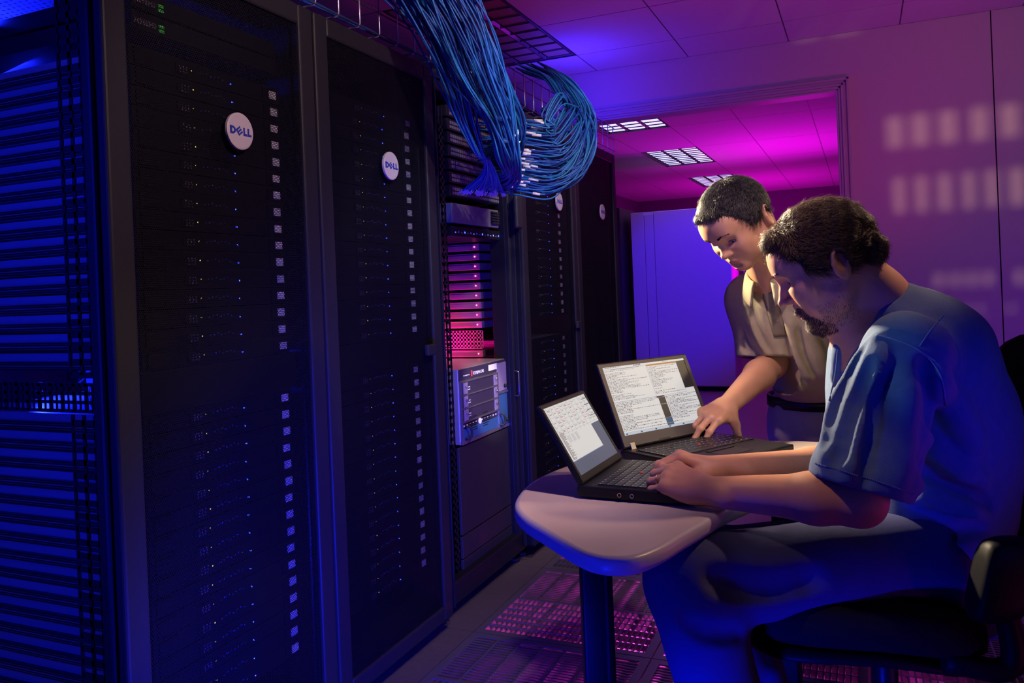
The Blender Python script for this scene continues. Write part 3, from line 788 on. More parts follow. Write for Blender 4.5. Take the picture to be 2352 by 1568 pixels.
# stack of magenta lit units seen through the open cabinet, their ends towards the camera
mat('mag_unit', (0.26, 0.18, 0.22), 0.4, 0.3)
MY, MX = 3.20, -1.553
FROMB = ['first','second','third','fourth','fifth','sixth','seventh','eighth','ninth','tenth','eleventh','twelfth','thirteenth']
firstm = None; q_ = 0
for k in range(15):
    z = 0.825 + k*U
    if k in (2, 3): continue
    lab = 'unit end with a red light seen through the open cabinet, %s from the bottom' % FROMB[q_]; q_ += 1
    if firstm is None:
        t = thing('storage_unit', (0, 0, 0), lab, 'storage unit', 'magenta lit units')
        MB().box((-0.55, 0, 0), (0, 0.13, 0.031)).build('case', 'mag_unit', t, bevel=0.002)
        MB().box((-0.5, -0.003, 0.009), (-0.03, 0, 0.023)).build('bezel', 'server_grey', t, bevel=0.001)
        MB().sphere((-0.022, -0.003, 0.016), 0.0032, 8, 6).build('red_light', 'led_red', t)
        t.location = (MX, MY, z); firstm = t
    else: dup(firstm, (MX, MY, z), lab)
b = MB(); z0 = 0.911
for j in range(5): b.box((-2.1, MY-0.003, z0+j*0.018-0.005), (MX, MY, z0+j*0.018+0.005))
for k in range(30): b.box((MX-k*0.017-0.005, MY-0.003, z0), (MX-k*0.017+0.005, MY, z0+0.075))
tag(b.build('vented_panel', 'mag_unit'), 'perforated magenta lit panel between the stacked units in the open cabinet', 'vent panel')
# right jamb detail of the opening: blue bracket
b = MB(); b.box((XR-0.06, 3.135, 0.985), (XR-0.045, 3.175, 1.11)); 
for z in (1.02, 1.065): b.sphere((XR-0.043, 3.155, z), 0.006, 10, 6, 1)
tag(b.build('latch_bracket', [mat('bracket_blue', (0.08, 0.2, 0.6), 0.4, 0.3), 'steel'], bevel=0.002), 'small blue metal bracket with two screws on the right post of the open cabinet', 'bracket')
# ------------------------------------------------------------------ wire cable tray along the cabinet tops
mat('tray_wire', (0.62, 0.55, 0.58), 0.3, 0.8)
mat('tray_dark', (0.03, 0.03, 0.05), 0.4, 0.5)
mat('cable_blue', (0.010, 0.10, 0.42), 0.48, vary=0.25, vscale=3)
mat('cable_teal', (0.010, 0.16, 0.42), 0.46)
mat('cable_deep', (0.006, 0.05, 0.32), 0.5)
mat('tie_blue', (0.01, 0.06, 0.30), 0.5)
mat('plug_clear', (0.60, 0.62, 0.75), 0.25)
t = thing('cable_tray', (-1.48, 2.8, 1.96), 'wire basket cable tray running along the tops of the cabinets to the doorway', 'cable tray')
TX0, TX1, TZ0, TZ1 = -1.62, XR, 1.962, 2.10
b = MB()
for (x, z) in ((TX1, TZ1), (TX1, (TZ0+TZ1)/2), (TX1, TZ0), (-1.40, TZ0), (-1.47, TZ0), (-1.55, TZ0), (TX0, TZ0), (TX0, (TZ0+TZ1)/2), (TX0, TZ1)):
    b.tube([(x, 1.0, z), (x, 4.66, z)], 0.0024, 6)
b.build('long_wires', 'tray_dark', t)
k = 0; y = 1.05
while y < 4.68:
    b = MB(); b.tube([(TX1+0.003, y, TZ1+0.006), (TX1+0.003, y, TZ0+0.004), (TX1-0.003, y, TZ0-0.004), (TX0+0.003, y, TZ0-0.004), (TX0-0.003, y, TZ0+0.004), (TX0-0.003, y, TZ1+0.006)], 0.0026, 6)
    b.build('cross_wire', 'tray_wire', t); y += 0.105; k += 1
for y in (1.6, 2.5, 3.5, 4.3):
    MB().box((TX0+0.02, y-0.015, RT-0.01), (TX1-0.03, y+0.015, TZ0-0.006)).build('support_foot', 'tray_dark', t)
# ladder bracing behind, seen between the cables
b = MB()
for (a, c) in (((-1.40, 3.30, 1.98), (-1.55, 3.62, 2.10)), ((-1.40, 3.62, 1.98), (-1.55, 3.30, 2.10)), ((-1.40, 3.62, 1.98), (-1.55, 3.94, 2.10)), ((-1.40, 3.94, 1.98), (-1.55, 3.62, 2.10))):
    b.tube([a, c], 0.008, 6)
tag(b.build('ladder_brace', 'tray_dark'), 'crossed dark braces inside the cable tray above the open cabinet', 'brace')

# ------------------------------------------------------------------ blue patch cables
def cable(cps, r, m, label, group, ns=22, tagpos=None, plug=None):
    pts = spline(cps, ns)
    o = MB().tube(pts, r, 6).build('patch_cable', m, origin=tuple(cps[-1]))
    tag(o, label, 'cable', group)
    o['_o'] = tuple(o.location)
    if tagpos is not None:
        a = Vector(pts[tagpos]); c = Vector(pts[tagpos+1]); dv = (c-a).normalized(); a2 = a - dv*0.004; c2 = a + dv*RNG.uniform(0.022, 0.032)
        MB().tube([a2, c2], r+0.0018, 6).build('cable_label', 'label_white', o)
    if plug is not None:
        a = Vector(pts[-1]); dv = (a-Vector(pts[-2])).normalized()
        MB().tube([a - dv*0.012, a + dv*0.012], 0.0052, 4, smooth=False).build('plug', 'plug_clear', o)
    return o
mats_c = ['cable_blue', 'cable_teal', 'cable_deep']
def disk(i, n, a=2.399963):
    r = math.sqrt((i+0.5)/n); return r*math.cos(i*a), r*math.sin(i*a)
def bundle(n, stations, r, label, group, start=0.0, **kw):
    """stations: (u, v, d, spread_u, spread_v, spread_d) - a fan of cables through loose sections"""
    for i in range(n):
        x, y = disk(i, n); tw = RNG.uniform(-0.35, 0.35)
        cps = []
        for k, (u, v, d, su, sv, sd) in enumerate(stations):
            ang = tw*k; xx = x*math.cos(ang)-y*math.sin(ang); yy = x*math.sin(ang)+y*math.cos(ang)
            j = 0.16 if k < len(stations)-1 else 0.05
            cps.append(at(u + su*(xx+RNG.uniform(-j, j)), v + sv*(xx*0.4+yy*0.6+RNG.uniform(-j, j)), d + sd*(yy+RNG.uniform(-j, j))))
        cable(cps, r*RNG.uniform(0.95, 1.05), mats_c[RNG.choice(3, p=[.4, .35, .25])], label, group, **kw)
RC = 0.0030
# big hanging curtain: outer strands
L1 = 'blue cable in the big curtain hanging from the tray over the open cabinet'
bundle(52, [(985, -60, 2.35, 110, 25, .08), (1050, 60, 2.36, 90, 30, .07), (1100, 180, 2.42, 72, 24, .07), (1150, 290, 2.50, 40, 18, .06), (1172, 370, 2.56, 28, 14, .05), (1178, 405, 2.66, 22, 18, .04), (1150, 420, 2.85, 45, 30, .03)], RC, L1, 'cables in the hanging curtain', ns=26)
L1b = 'blue cable on the left edge of the hanging curtain, ending in lower plugs'
bundle(30, [(900, -60, 2.4, 90, 20, .06), (985, 60, 2.42, 60, 22, .06), (1040, 180, 2.48, 42, 16, .05), (1075, 290, 2.55, 26, 14, .05), (1105, 360, 2.60, 10, 6, .02), (1118, 368, 2.62, 9, 6, .02), (1125, 405, 2.68, 22, 12, .03), (1110, 442, 2.80, 52, 8, .03)], RC, L1b, 'cables tied at the lower left', ns=28, plug=True)
L1c = 'blue cable inside the hanging curtain that curls back to the ports'
bundle(34, [(1010, -60, 2.45, 60, 22, .07), (1080, 80, 2.47, 52, 22, .06), (1140, 200, 2.55, 40, 20, .05), (1185, 270, 2.62, 22, 18, .05), (1188, 320, 2.68, 20, 24, .05), (1165, 345, 2.78, 30, 40, .04), (1120, 360, 2.95, 50, 60, .03)], RC, L1c, 'cables curling back under the curtain', ns=26)
# right-hand loops: from the tray over and back to the ports, row after row
ROWN = ['topmost', 'second', 'third', 'fourth', 'fifth', 'sixth', 'seventh', 'lowest']
for q, (v_end, n, vmax, umax) in enumerate(((276, 13, 235, 1296), (300, 12, 262, 1312), (322, 12, 290, 1326), (345, 12, 318, 1340), (368, 11, 335, 1350), (392, 10, 352, 1356), (416, 9, 362, 1360), (434, 11, 368, 1364))):
    for i in range(n):
        j = lambda a: RNG.uniform(-a, a)
        e = v_end + j(9); um = umax + j(16); vm = min(vmax, 335) + j(16); dd = j(.05); x, y = disk(i, n)
        cps = [at(1218+4*q+x*42, 152+2*q+y*12, 3.16+dd), at(1266+6*q+x*22, 176+3*q+y*12, 3.05+dd), at(1306+(umax-1300)*.7+x*18+j(5), 236+q*4+y*14, 2.93+dd+j(.02)),
               at(um-6, vm-14, 2.87+dd), at(um-38-8*x, (vm+e)/2+16+y*9, 2.84+dd*.6), at(1265+j(8), e+9+y*8, 2.83+dd*.4), at(1200+j(10), e+2+y*5+j(4), 2.84+j(.02)), at(1120+x*28, e-3+j(8), 2.93)]
        cable(cps, RC*RNG.uniform(.95, 1.05), mats_c[RNG.choice(3, p=[.4, .4, .2])],
              'blue cable looping out right and back to the ports, %s row of loops' % ROWN[q], 'looping cables %s row' % ROWN[q], ns=32, tagpos=int(RNG.choice([25, 26, 27, 28])) if RNG.rand() > .25 else None)
# cables lying in the tray
for (n, u0, v0, u1, v1) in ((14, 720, 20, 1010, 150),):
    for i in range(n):
        x, z = RNG.uniform(-1.56, -1.38), 1.972+0.008*(i // 4)
        pts = [(x+RNG.uniform(-.02, .02), y, z+RNG.uniform(0, .012)) for y in (1.0, 1.5, 2.0, 2.5, 3.0)]
        cable(pts, 0.0032, 'cable_deep', 'dark blue cable lying in the wire tray over the left cabinets', 'cables lying in the tray', ns=16)
# cable ties round the bundles
def tie(u, v, d, r, dirv, label):
    c = at(u, v, d); dv = Vector(dirv).normalized(); a = dv.orthogonal().normalized(); e = dv.cross(a)
    pts = [c + a*r*math.cos(6.2832*k/20) + e*r*0.8*math.sin(6.2832*k/20) for k in range(21)]
    b = MB()
    vs = []; 
    for p in pts[:-1]:
        o_ = (p-c).normalized()*0.0015
        vs += [p-dv*0.008-o_, p+dv*0.008-o_, p+dv*0.008+o_, p-dv*0.008+o_]
    fs = []
    for k in range(20):
        i0 = k*4; i1 = ((k+1) % 20)*4
        for j in range(4): fs.append((i0+j, i1+j, i1+(j+1) % 4, i0+(j+1) % 4))
    b.add(vs, fs, 0, True)
    tag(b.build('cable_tie', 'tie_blue'), label, 'cable tie')
dn = Vector((0.1, 0, -1))
tie(1156, 278, 2.50, 0.040, dn, 'dark blue strap round the curtain of cables, upper of the two')
tie(1160, 328, 2.54, 0.036, dn, 'dark blue strap round the curtain of cables, lower of the two')
tie(1115, 366, 2.61, 0.016, dn, 'blue strap gathering the thin bunch that flares to the lowest plugs')
tie(1298, 300, 2.88, 0.022, Vector((0.2, 0.1, -1)), 'strap round the looping cables at mid height')
tie(1296, 392, 2.85, 0.020, Vector((1, 0.3, 0.5)), 'strap round the lowest looping cables, right one')
tie(1265, 408, 2.84, 0.020, Vector((1, 0.3, 0.3)), 'strap round the lowest looping cables, left one')
tie(1255, 255, 2.98, 0.018, Vector((0.3, 0.1, 1)), 'small strap on the topmost looping cables under the tray')
# ------------------------------------------------------------------ table
mat('laminate', (0.60, 0.49, 0.46), 0.45, vary=0.05, vscale=300, bump=0.03, bscale=400)
mat('edge_band', (0.50, 0.45, 0.55), 0.35)
mat('steel_black', (0.007, 0.007, 0.012), 0.4, 0.0, spec=0.2)
mat('blue_glint', (0.1, 0.12, 0.3), 0.2, 0.8)
t = thing('table', (-0.36, 1.65, 0), 'small pale round-cornered work table under the two laptops on a dark post', 'table')
ctl = [(-0.373,1.180),(-0.335,1.197),(-0.308,1.250),(-0.287,1.330),(-0.266,1.405),(-0.240,1.50),(-0.19,1.62),(-0.12,1.74),(-0.04,1.86),(0.00,2.00),(-0.01,2.11),(-0.10,2.165),(-0.30,2.150),(-0.46,2.13),(-0.560,2.02),(-0.610,1.90),(-0.650,1.77),(-0.672,1.65),(-0.668,1.54),(-0.640,1.43),(-0.590,1.350),(-0.520,1.282),(-0.445,1.212),(-0.408,1.186)]
n0 = len(ctl); ctl2 = [ctl[(i-1) % n0] for i in range(n0+3)]
outl = []
for i in range(n0):
    p = [np.array(ctl[(i+k-1) % n0]) for k in range(4)]
    for j in range(5):
        s = j/5; outl.append(0.5*((2*p[1])+(-p[0]+p[2])*s+(2*p[0]-5*p[1]+4*p[2]-p[3])*s*s+(-p[0]+3*p[1]-3*p[2]+p[3])*s**3))
N = len(outl); cx, cy = np.mean(outl, axis=0)
def inset(d):
    r = []
    for i in range(N):
        tdir = outl[(i+1) % N]-outl[i-1]; nn = np.array([-tdir[1], tdir[0]]); nn /= np.linalg.norm(nn)+1e-9; r.append(outl[i]+nn*d)
    return r
b = MB(); TT = 0.75; ring = []
prof = [(0.010, 0.0), (0.004, -0.0015), (0.0008, -0.005), (0.0, -0.012), (0.0, -0.020), (0.002, -0.027), (0.008, -0.031), (0.02, -0.032)]
vs = []
for d_, dz in prof: vs += [(p[0], p[1], TT+dz) for p in inset(d_)]
fs = [(j*N+i, (j+1)*N+i, (j+1)*N+(i+1) % N, j*N+(i+1) % N) for j in range(len(prof)-1) for i in range(N)]
b.add(vs, fs, 1, True); b.f.append(tuple(range(N))); b.m.append(0); b.sm.append(False)
b.f.append(tuple((len(prof)-1)*N+i for i in range(N))[::-1]); b.m.append(0); b.sm.append(False)
b.build('tabletop', ['laminate', 'edge_band'], t)
sx, sy = -0.555, 1.455
sp = at(1372, 1400, 1.66); sx, sy = sp.x, sp.y
b = MB(); e1 = c_right.copy(); e1.z = 0; e1.normalize(); e2 = Vector((0,0,1)).cross(e1)
b.boxf(Vector((sx, sy, 0)), e1, e2, Vector((0,0,1)), (-0.032, -0.022, 0.03), (0.032, 0.045, 0.715)); b.build('post', 'steel_black', t, bevel=0.006, seg=3)
b = MB(); b.boxf(Vector((sx, sy, 0)), e1, e2, Vector((0,0,1)), (0.014, -0.026, 0.03), (0.020, -0.022, 0.69)); b.build('post_glint', 'blue_glint', t, bevel=0.001)  # bright blue edge of the post put into the strip's colour
b = MB(); b.boxf(Vector((sx, sy, 0)), e1, e2, Vector((0,0,1)), (-0.06, -0.05, 0.706), (0.06, 0.16, 0.718)); b.build('bracket', 'steel_black', t)
b = MB(); b.boxf(Vector((sx, sy, 0)), e1, e2, Vector((0,0,1)), (-0.05, -0.28, 0.0), (0.05, 0.42, 0.03)); b.build('foot', 'steel_black', t, bevel=0.01, seg=3)
b = MB(); b.box((-0.22, 1.98, 0.03), (-0.17, 2.06, 0.715)); b.box((-0.24, 1.85, 0.0), (-0.15, 2.12, 0.03)); b.build('post', 'steel_black', t, bevel=0.006)

# ------------------------------------------------------------------ laptops
mat('laptop_black', (0.008, 0.008, 0.011), 0.45, spec=0.25, vary=0.2, vscale=200)
mat('laptop_key', (0.012, 0.012, 0.016), 0.4, spec=0.3)
mat('key_print', (0.45, 0.45, 0.48), 0.6)
mat('bezel_grey', (0.05, 0.05, 0.05), 0.5)
mat('gold', (0.85, 0.6, 0.35), 0.25, 1.0)
S_ = 0.62
def screenmat(name, c, s=S_): return mat(name, (0.02,0.02,0.02), 0.4, emit=c, estr=s)
screenmat('scr_white', (1.0, 0.97, 0.95)); screenmat('scr_text', (0.10, 0.10, 0.12)); screenmat('scr_mid', (0.42, 0.45, 0.55))
screenmat('scr_blue', (0.02, 0.10, 0.22)); screenmat('scr_desk', (0.10, 0.13, 0.22)); screenmat('scr_brown', (0.55, 0.25, 0.05))
screenmat('scr_line', (0.25, 0.35, 0.6)); screenmat('scr_red', (0.75, 0.12, 0.06)); screenmat('scr_black', (0.008, 0.010, 0.012)); screenmat('scr_pale', (0.70, 0.78, 0.90))
def laptop(name, label, P0, h, W, D, LL, tilt, bez, kind):
    """P0: left end of the hinge on top of the base (seen from the user), h: unit vector along the hinge, base goes towards the user"""
    z = Vector((0,0,1)); h = Vector(h).normalized(); f = Vector((h.y, -h.x, 0)); 
    if kind == 'A': pass
    P0 = Vector(P0)
    t = thing(name, P0 + f*D/2 + h*W/2 - z*0.026, label, 'laptop')
    b = MB(); b.boxf(P0, h, f, z, (0, -0.012, -0.022), (W, D, 0)); base = b.build('base', 'laptop_black', t, bevel=0.004, seg=3)
    b = MB()
    for (x, y) in ((0.02, 0.0), (W-0.03, 0.0), (0.02, D-0.02), (W-0.03, D-0.02)): b.boxf(P0, h, f, z, (x, y, -0.026), (x+0.012, y+0.012, -0.021))
    b.build('rubber_feet', 'rubber', base)
    b = MB(); b.boxf(P0, h, f, z, (-0.001, -0.014, -0.020), (0.035, 0.004, -0.002)); b.boxf(P0, h, f, z, (W-0.035, -0.014, -0.020), (W+0.001, 0.004, -0.002)); b.build('hinge_caps', 'laptop_black', base, bevel=0.005)
    # keyboard: separate caps in one key field
    kw = W*0.90; kx = W*0.05; ky = D*0.12; kd = D*0.46; rows = 6; n = 15
    b = MB(); b.boxf(P0, h, f, z, (kx-0.003, ky-0.003, -0.001), (kx+kw+0.003, ky+kd+0.003, 0.0006)); b.build('key_well', 'rubber', base)
    b = MB()
    for r_ in range(rows):
        off = (0, 0, .3, .5, .8, 0)[r_]*kw/n; yy = ky + kd*r_/rows
        k = 0; x = kx
        while x < kx+kw-0.004:
            ww = kw/n*(1.0 if not (r_ == 5 and 3 <= k <= 3) else 5.0)
            ww = min(ww, kx+kw-x)
            if k == 0 and off: ww = off+kw/n*0.6
            b.boxf(P0, h, f, z, (x+0.0008, yy+0.0008, 0), (x+ww-0.0008, yy+kd/rows-0.0008, 0.0028))
            b.boxf(P0, h, f, z, (x+0.0035, yy+0.003, 0.0028), (x+0.0062, yy+0.0062, 0.0030), 1)
            x += ww; k += 1
    b.build('keyboard', ['laptop_key', 'key_print'], base, bevel=0)
    b = MB(); b.boxf(P0, h, f, z, (W*0.36, D*0.68, 0.0), (W*0.64, D*0.88, 0.0008)); b.boxf(P0, h, f, z, (W*0.36, D*0.62, 0.0), (W*0.64, D*0.66, 0.002)); b.build('touch_pad', 'laptop_key', base, bevel=0.0006)
    b = MB(); p = P0 + h*W*0.5 + f*(ky+kd*0.55); b.tube([p, p+z*0.0045], 0.0035, 10); b.build('pointing_stick', mat('stick_red', (0.6, 0.03, 0.03), 0.6), base)
    # lid
    up = (z*math.cos(tilt) - f*math.sin(tilt)); nrm = (f*math.cos(tilt) + z*math.sin(tilt))
    O = P0 + z*0.003
    b = MB(); b.boxf(O, h, up, nrm, (0.002, 0.0, -0.012), (W-0.002, LL, 0)); lid = b.build('lid', 'laptop_black', t, bevel=0.003, seg=2)
    bl, bt, bb = bez
    b = MB()
    for (a, c, e_, g) in ((0.004, 0.004, bl, LL-0.004), (W-bl, 0.004, W-0.004, LL-0.004), (bl, 0.004, W-bl, bb), (bl, LL-bt, W-bl, LL-0.004)):
        b.boxf(O, h, up, nrm, (a, c, 0), (e_, g, 0.0012))
    b.build('bezel', 'bezel_grey' if kind == 'B' else 'laptop_black', lid)
    sw, shh = W-2*bl, LL-bt-bb
    OS = O + h*bl + up*bb
    q = MB()
    names = ['scr_white', 'scr_text', 'scr_mid', 'scr_blue', 'scr_desk', 'scr_brown', 'scr_line', 'scr_red', 'scr_black', 'scr_pale']
    lay = [0.0]
    def R(x0, y0, x1, y1, m_, l=1):
        """rectangle on the screen in 0..1, y measured from the top"""
        zz = 0.0002 + l*0.00012
        a = [OS + h*(x*sw) + up*((1-y)*shh) + nrm*zz for x, y in ((x0, y1), (x1, y1), (x1, y0), (x0, y0))]
        q.add(a, [(0,1,2,3)], names.index(m_))
    q.boxf(OS, h, up, nrm, (0, 0, 0), (sw, shh, 0.0002), names.index('scr_desk' if kind == 'A' else 'scr_black'))
    def textrows(x0, y0, x1, y1, n, dens=1.0, l=3):
        dy = (y1-y0)/n
        for r_ in range(n):
            if RNG.rand() > 0.88: continue
            L = (x1-x0)*RNG.choice([0.25, 0.45, 0.7, 0.95], p=[.3, .25, .25, .2])*dens; x = x0; 
            while x < x0+L:
                ww = RNG.uniform(0.006, 0.028); R(x, y0+r_*dy, min(x+ww, x1), y0+r_*dy+dy*0.42, 'scr_text' if RNG.rand() > .4 else 'scr_mid', l); x += ww + RNG.uniform(0.004, 0.010)
    if kind == 'B':
        R(0, 0, 1, 0.03, 'scr_white'); textrows(0.02, 0.008, 0.45, 0.026, 1); textrows(0.72, 0.008, 0.98, 0.026, 1)
        for k in range(5): R(0.36+k*0.018, 0.004, 0.372+k*0.018, 0.024, 'scr_text', 3)
        R(0.0, 0.03, 0.505, 0.52, 'scr_white'); R(0, 0.03, 0.505, 0.045, 'scr_pale', 2); R(0.08, 0.04, 0.42, 0.046, 'scr_text', 3); textrows(0.01, 0.06, 0.5, 0.50, 26)
        R(0.0, 0.52, 0.52, 0.985, 'scr_white'); R(0, 0.520, 0.53, 0.526, 'scr_line', 3); textrows(0.01, 0.54, 0.51, 0.95, 20, 1.3)
        R(0.505, 0.035, 0.885, 0.52, 'scr_white', 2); R(0.505, 0.03, 0.885, 0.055, 'scr_brown', 3); textrows(0.515, 0.07, 0.88, 0.50, 23)
        R(0.503, 0.04, 0.506, 0.52, 'scr_line', 4); R(0.885, 0.04, 0.888, 0.52, 'scr_line', 4); R(0.505, 0.52, 0.888, 0.524, 'scr_line', 4)
        R(0.60, 0.46, 1.0, 0.97, 'scr_white', 1); textrows(0.61, 0.54, 0.98, 0.94, 20, 1.2)
        R(0.52, 0.53, 0.60, 0.86, 'scr_black', 2); R(0.52, 0.86, 0.60, 0.97, 'scr_blue', 3)
        R(0.50, 0.525, 0.57, 0.545, 'scr_black', 5)
        for y in (0.66, 0.70, 0.78, 0.86): R(0.61, y, 0.98, y+0.003, 'scr_line', 4)
        R(0, 0.965, 1.0, 1.0, 'scr_pale', 3)
        for k in range(6): R(0.02+k*0.17, 0.972, 0.04+k*0.17, 0.992, 'scr_blue', 4)
        R(0.0,0.962,1.0,0.965,'scr_line',4)
    else:
        R(0.0, 0.0, 1.0, 0.45, 'scr_white'); R(0.0, 0.45, 0.78, 0.80, 'scr_white'); R(0.0, 0.80, 0.78, 0.808, 'scr_line', 2)
        for k in range(10): R(0.03+k*0.097, 0.0, 0.034+k*0.097, 0.45-0.02*(k > 7), 'scr_line', 3)
        for j in range(7): R(0.0, 0.03+j*0.065, 1.0, 0.033+j*0.065, 'scr_mid', 3)
        for j in range(6):
            for k in range(10):
                if RNG.rand() > 0.25: R(0.045+k*0.097, 0.045+j*0.065, 0.045+k*0.097+RNG.uniform(0.01, 0.06), 0.052+j*0.065, 'scr_text', 4)
                if RNG.rand() > 0.7: R(0.045+k*0.097, 0.060+j*0.065, 0.10+k*0.097, 0.068+j*0.065, 'scr_red', 4)
        for j in range(4): R(0.86, 0.06+0.09*j, 1.0, 0.07+0.09*j, 'scr_blue', 5)
        for j in range(26): R(0.03, 0.40+j*0.015, 0.03+RNG.uniform(0.03, 0.12), 0.407+j*0.015, 'scr_text', 4)
        for j in range(8):
            for k in range(3): R(0.16+k*0.09, 0.46+j*0.013, 0.22+k*0.09, 0.464+j*0.013, 'scr_mid', 4)
        for k in range(3): R(0.15+k*0.1, 0.45, 0.153+k*0.1, 0.58, 'scr_text', 4)
    q.build('screen', names, lid)
    return t, base, lid, (P0, h, f, z)
# nearest laptop: hinge on the left, keyboard towards the seated man
hA = Vector((0.0415, 0.999, 0)).normalized()
tA, baseA, lidA, FA = laptop('laptop', 'smaller open black laptop nearest the camera, showing a ruled table, under the seated man\'s hands', (-0.518, 1.490, 0.776), hA, 0.252, 0.215, 0.176, math.radians(30.5), (0.012, 0.010, 0.016), 'A')
hB = Vector((0.508, 0.861, 0)).normalized()
tB, baseB, lidB, FB = laptop('laptop', 'larger open black laptop behind, its screen full of text windows, under the standing man\'s hand', (-0.530, 1.830, 0.776), hB, 0.322, 0.238, 0.215, math.radians(24), (0.016, 0.012, 0.030), 'B')
P0, h, f, z = FA
for k, x in enumerate((0.075, 0.10)):
    p = P0 + f*x - z*0.012 - h*0.001
    b = MB(); b.tube([p - h*0.001 + f*0.0036*math.cos(6.2832*q/14) + z*0.0036*math.sin(6.2832*q/14) for q in range(15)], 0.0009, 6); b.tube([p + h*0.001, p - h*0.0004], 0.0030, 12, 1)
    b.build('audio_jack', ['steel' if k else 'gold', 'rubber'], baseA)
P0, h, f, z = FB
b = MB(); up = z*math.cos(math.radians(24)) - f*math.sin(math.radians(24)); nr = f*math.cos(math.radians(24)) + z*math.sin(math.radians(24))
b.boxf(P0, h, up, nr, (0.022, -0.004, 0.0), (0.038, 0.014, 0.004)); b.build('gold_hinge', 'gold', lidB, bevel=0.001)
b = MB(); 
for k in range(9):
    if k != 2: b.boxf(P0, h, up, nr, (0.185+k*0.009, 0.012, 0.001), (0.188+k*0.009, 0.016, 0.0018))
b.build('status_lights', mat('status_lit', (0.5,0.5,0.4), 0.5, emit=(0.9, 0.85, 0.6), estr=0.5), lidB)
b = MB(); b.boxf(P0, h, up, nr, (0.12, 0.006, 0.001), (0.16, 0.011, 0.0025)); b.build('latch', 'rubber', lidB)

# ------------------------------------------------------------------ office chair
mat('chair_fabric', (0.008, 0.008, 0.010), 0.9, spec=0.1, bump=0.3, bscale=600)
mat('chair_plastic', (0.007, 0.007, 0.009), 0.5, spec=0.12)
def kp(u, v, d):
    p = at(u, v, d); return p
ez = Vector((0,0,1)); er = Vector((cy_, sy_, 0)); ef = Vector((-sy_, cy_, 0))
CH = at(2030, 1500, 1.68); CH.z = 0
t = thing('office_chair', CH, 'dark padded office chair on a five-arm base under the seated man', 'office chair')
def slab(name, ctr, rings, mi, mats, parent, nu=28):
    """soft pad lofted from superellipse rings: (offset, half_a, half_b) along an axis frame"""
    pass
# seat cushion: rounded slab, front lip curving down
def pad(name, mats, parent, O, ax, ay, az, a, b_, th, bend=0.0, n=28, e=3.2, bend2=0.0):
    """superellipse pad: plan half sizes a, b_, thickness th, bend along ax"""
    q = MB(); rings = [(-1.0, 0.80), (-0.85, 0.93), (-0.45, 1.0), (0.0, 1.0), (0.5, 0.985), (0.85, 0.92), (1.0, 0.80)]
    vs = []
    for (zz, sc) in rings:
        for k in range(n):
            t_ = 2*math.pi*k/n; c, s = math.cos(t_), math.sin(t_)
            x = a*sc*math.copysign(abs(c)**(2/e), c); y = b_*sc*math.copysign(abs(s)**(2/e), s)
            vs.append(O + ax*x + ay*y + az*(zz*th/2 + bend*(x/a)**2 + bend2*(y/b_)**2))
    R_ = len(rings)
    fs = [(j*n+k, j*n+(k+1) % n, (j+1)*n+(k+1) % n, (j+1)*n+k) for j in range(R_-1) for k in range(n)]
    q.add(vs, fs, 0, True)
    for (base_, zz, flip) in ((0, -1.0, True), ((R_-1)*n, 1.0, False)):
        # cap with inner rings so that the bend carries through
        prev = [base_+k for k in range(n)]
        for sc in (0.55, 0.25):
            new = []
            for k in range(n):
                t_ = 2*math.pi*k/n; c, s = math.cos(t_), math.sin(t_)
                x = a*sc*math.copysign(abs(c)**(2/e), c); y = b_*sc*math.copysign(abs(s)**(2/e), s)
                q.v.append(tuple(O + ax*x + ay*y + az*(zz*th/2*1.04 + bend*(x/a)**2 + bend2*(y/b_)**2))); new.append(len(q.v)-1)
            for k in range(n):
                fce = (prev[k], prev[(k+1) % n], new[(k+1) % n], new[k])
                q.f.append(fce[::-1] if flip else fce); q.m.append(0); q.sm.append(True)
            prev = new
        q.f.append(tuple(prev)[::-1] if flip else tuple(prev)); q.m.append(0); q.sm.append(True)
    return q.build(name, mats, parent)
SO = at(1925, 1345, 1.60)          # seat pad centre
pad('seat', 'chair_fabric', t, SO, (er*0.985 - ez*0.13).normalized(), ef, (ez*0.985+er*0.13).normalized(), 0.235, 0.23, 0.085, -0.025, bend2=0.0)
pad('seat_shell', 'chair_plastic', t, SO - ez*0.062, (er*0.985 - ez*0.13).normalized(), ef, (ez*0.985+er*0.13).normalized(), 0.21, 0.20, 0.030, -0.03)
BO = at(2388, 1035, 1.68)
pad('backrest', 'chair_fabric', t, BO, (ez*0.93+er*0.36).normalized(), ef, (er*0.93-ez*0.36).normalized(), 0.25, 0.20, 0.05, -0.02, bend2=-0.045)
pad('back_shell', 'chair_plastic', t, BO+er*0.040, (ez*0.93+er*0.36).normalized(), ef, (er*0.93-ez*0.36).normalized(), 0.22, 0.15, 0.022, -0.02, bend2=-0.03)
MB().tube(spline([SO-ez*0.07+er*0.05, SO+er*0.24-ez*0.09, SO+er*0.34-ez*0.02, BO-ez*0.12+er*0.05, BO+er*0.06], 18), [0.022]*19, 10).build('back_support', 'chair_plastic', t)
AO = at(2300, 1330, 1.38)
pad('armrest', 'chair_plastic', t, AO, (er*0.25+ez*0.97).normalized(), ef, er, 0.075, 0.030, 0.085, 0)
MB().tube(spline([SO+ef*-0.20+er*0.1-ez*0.06, AO+er*0.01-ez*0.15, AO-ez*0.02], 12), 0.020, 10).build('arm_post', 'chair_plastic', t)
MB().cyl(CH+ez*0.11, (CH.x, CH.y, SO.z-0.06), 0.026, 16).build('gas_column', 'steel_black', t)
MB().boxf(Vector((CH.x, CH.y, SO.z-0.10)), er, ef, ez, (-0.10, -0.05, -0.02), (0.09, 0.05, 0.02)).build('tilt_mechanism', 'chair_plastic', t, bevel=0.012)
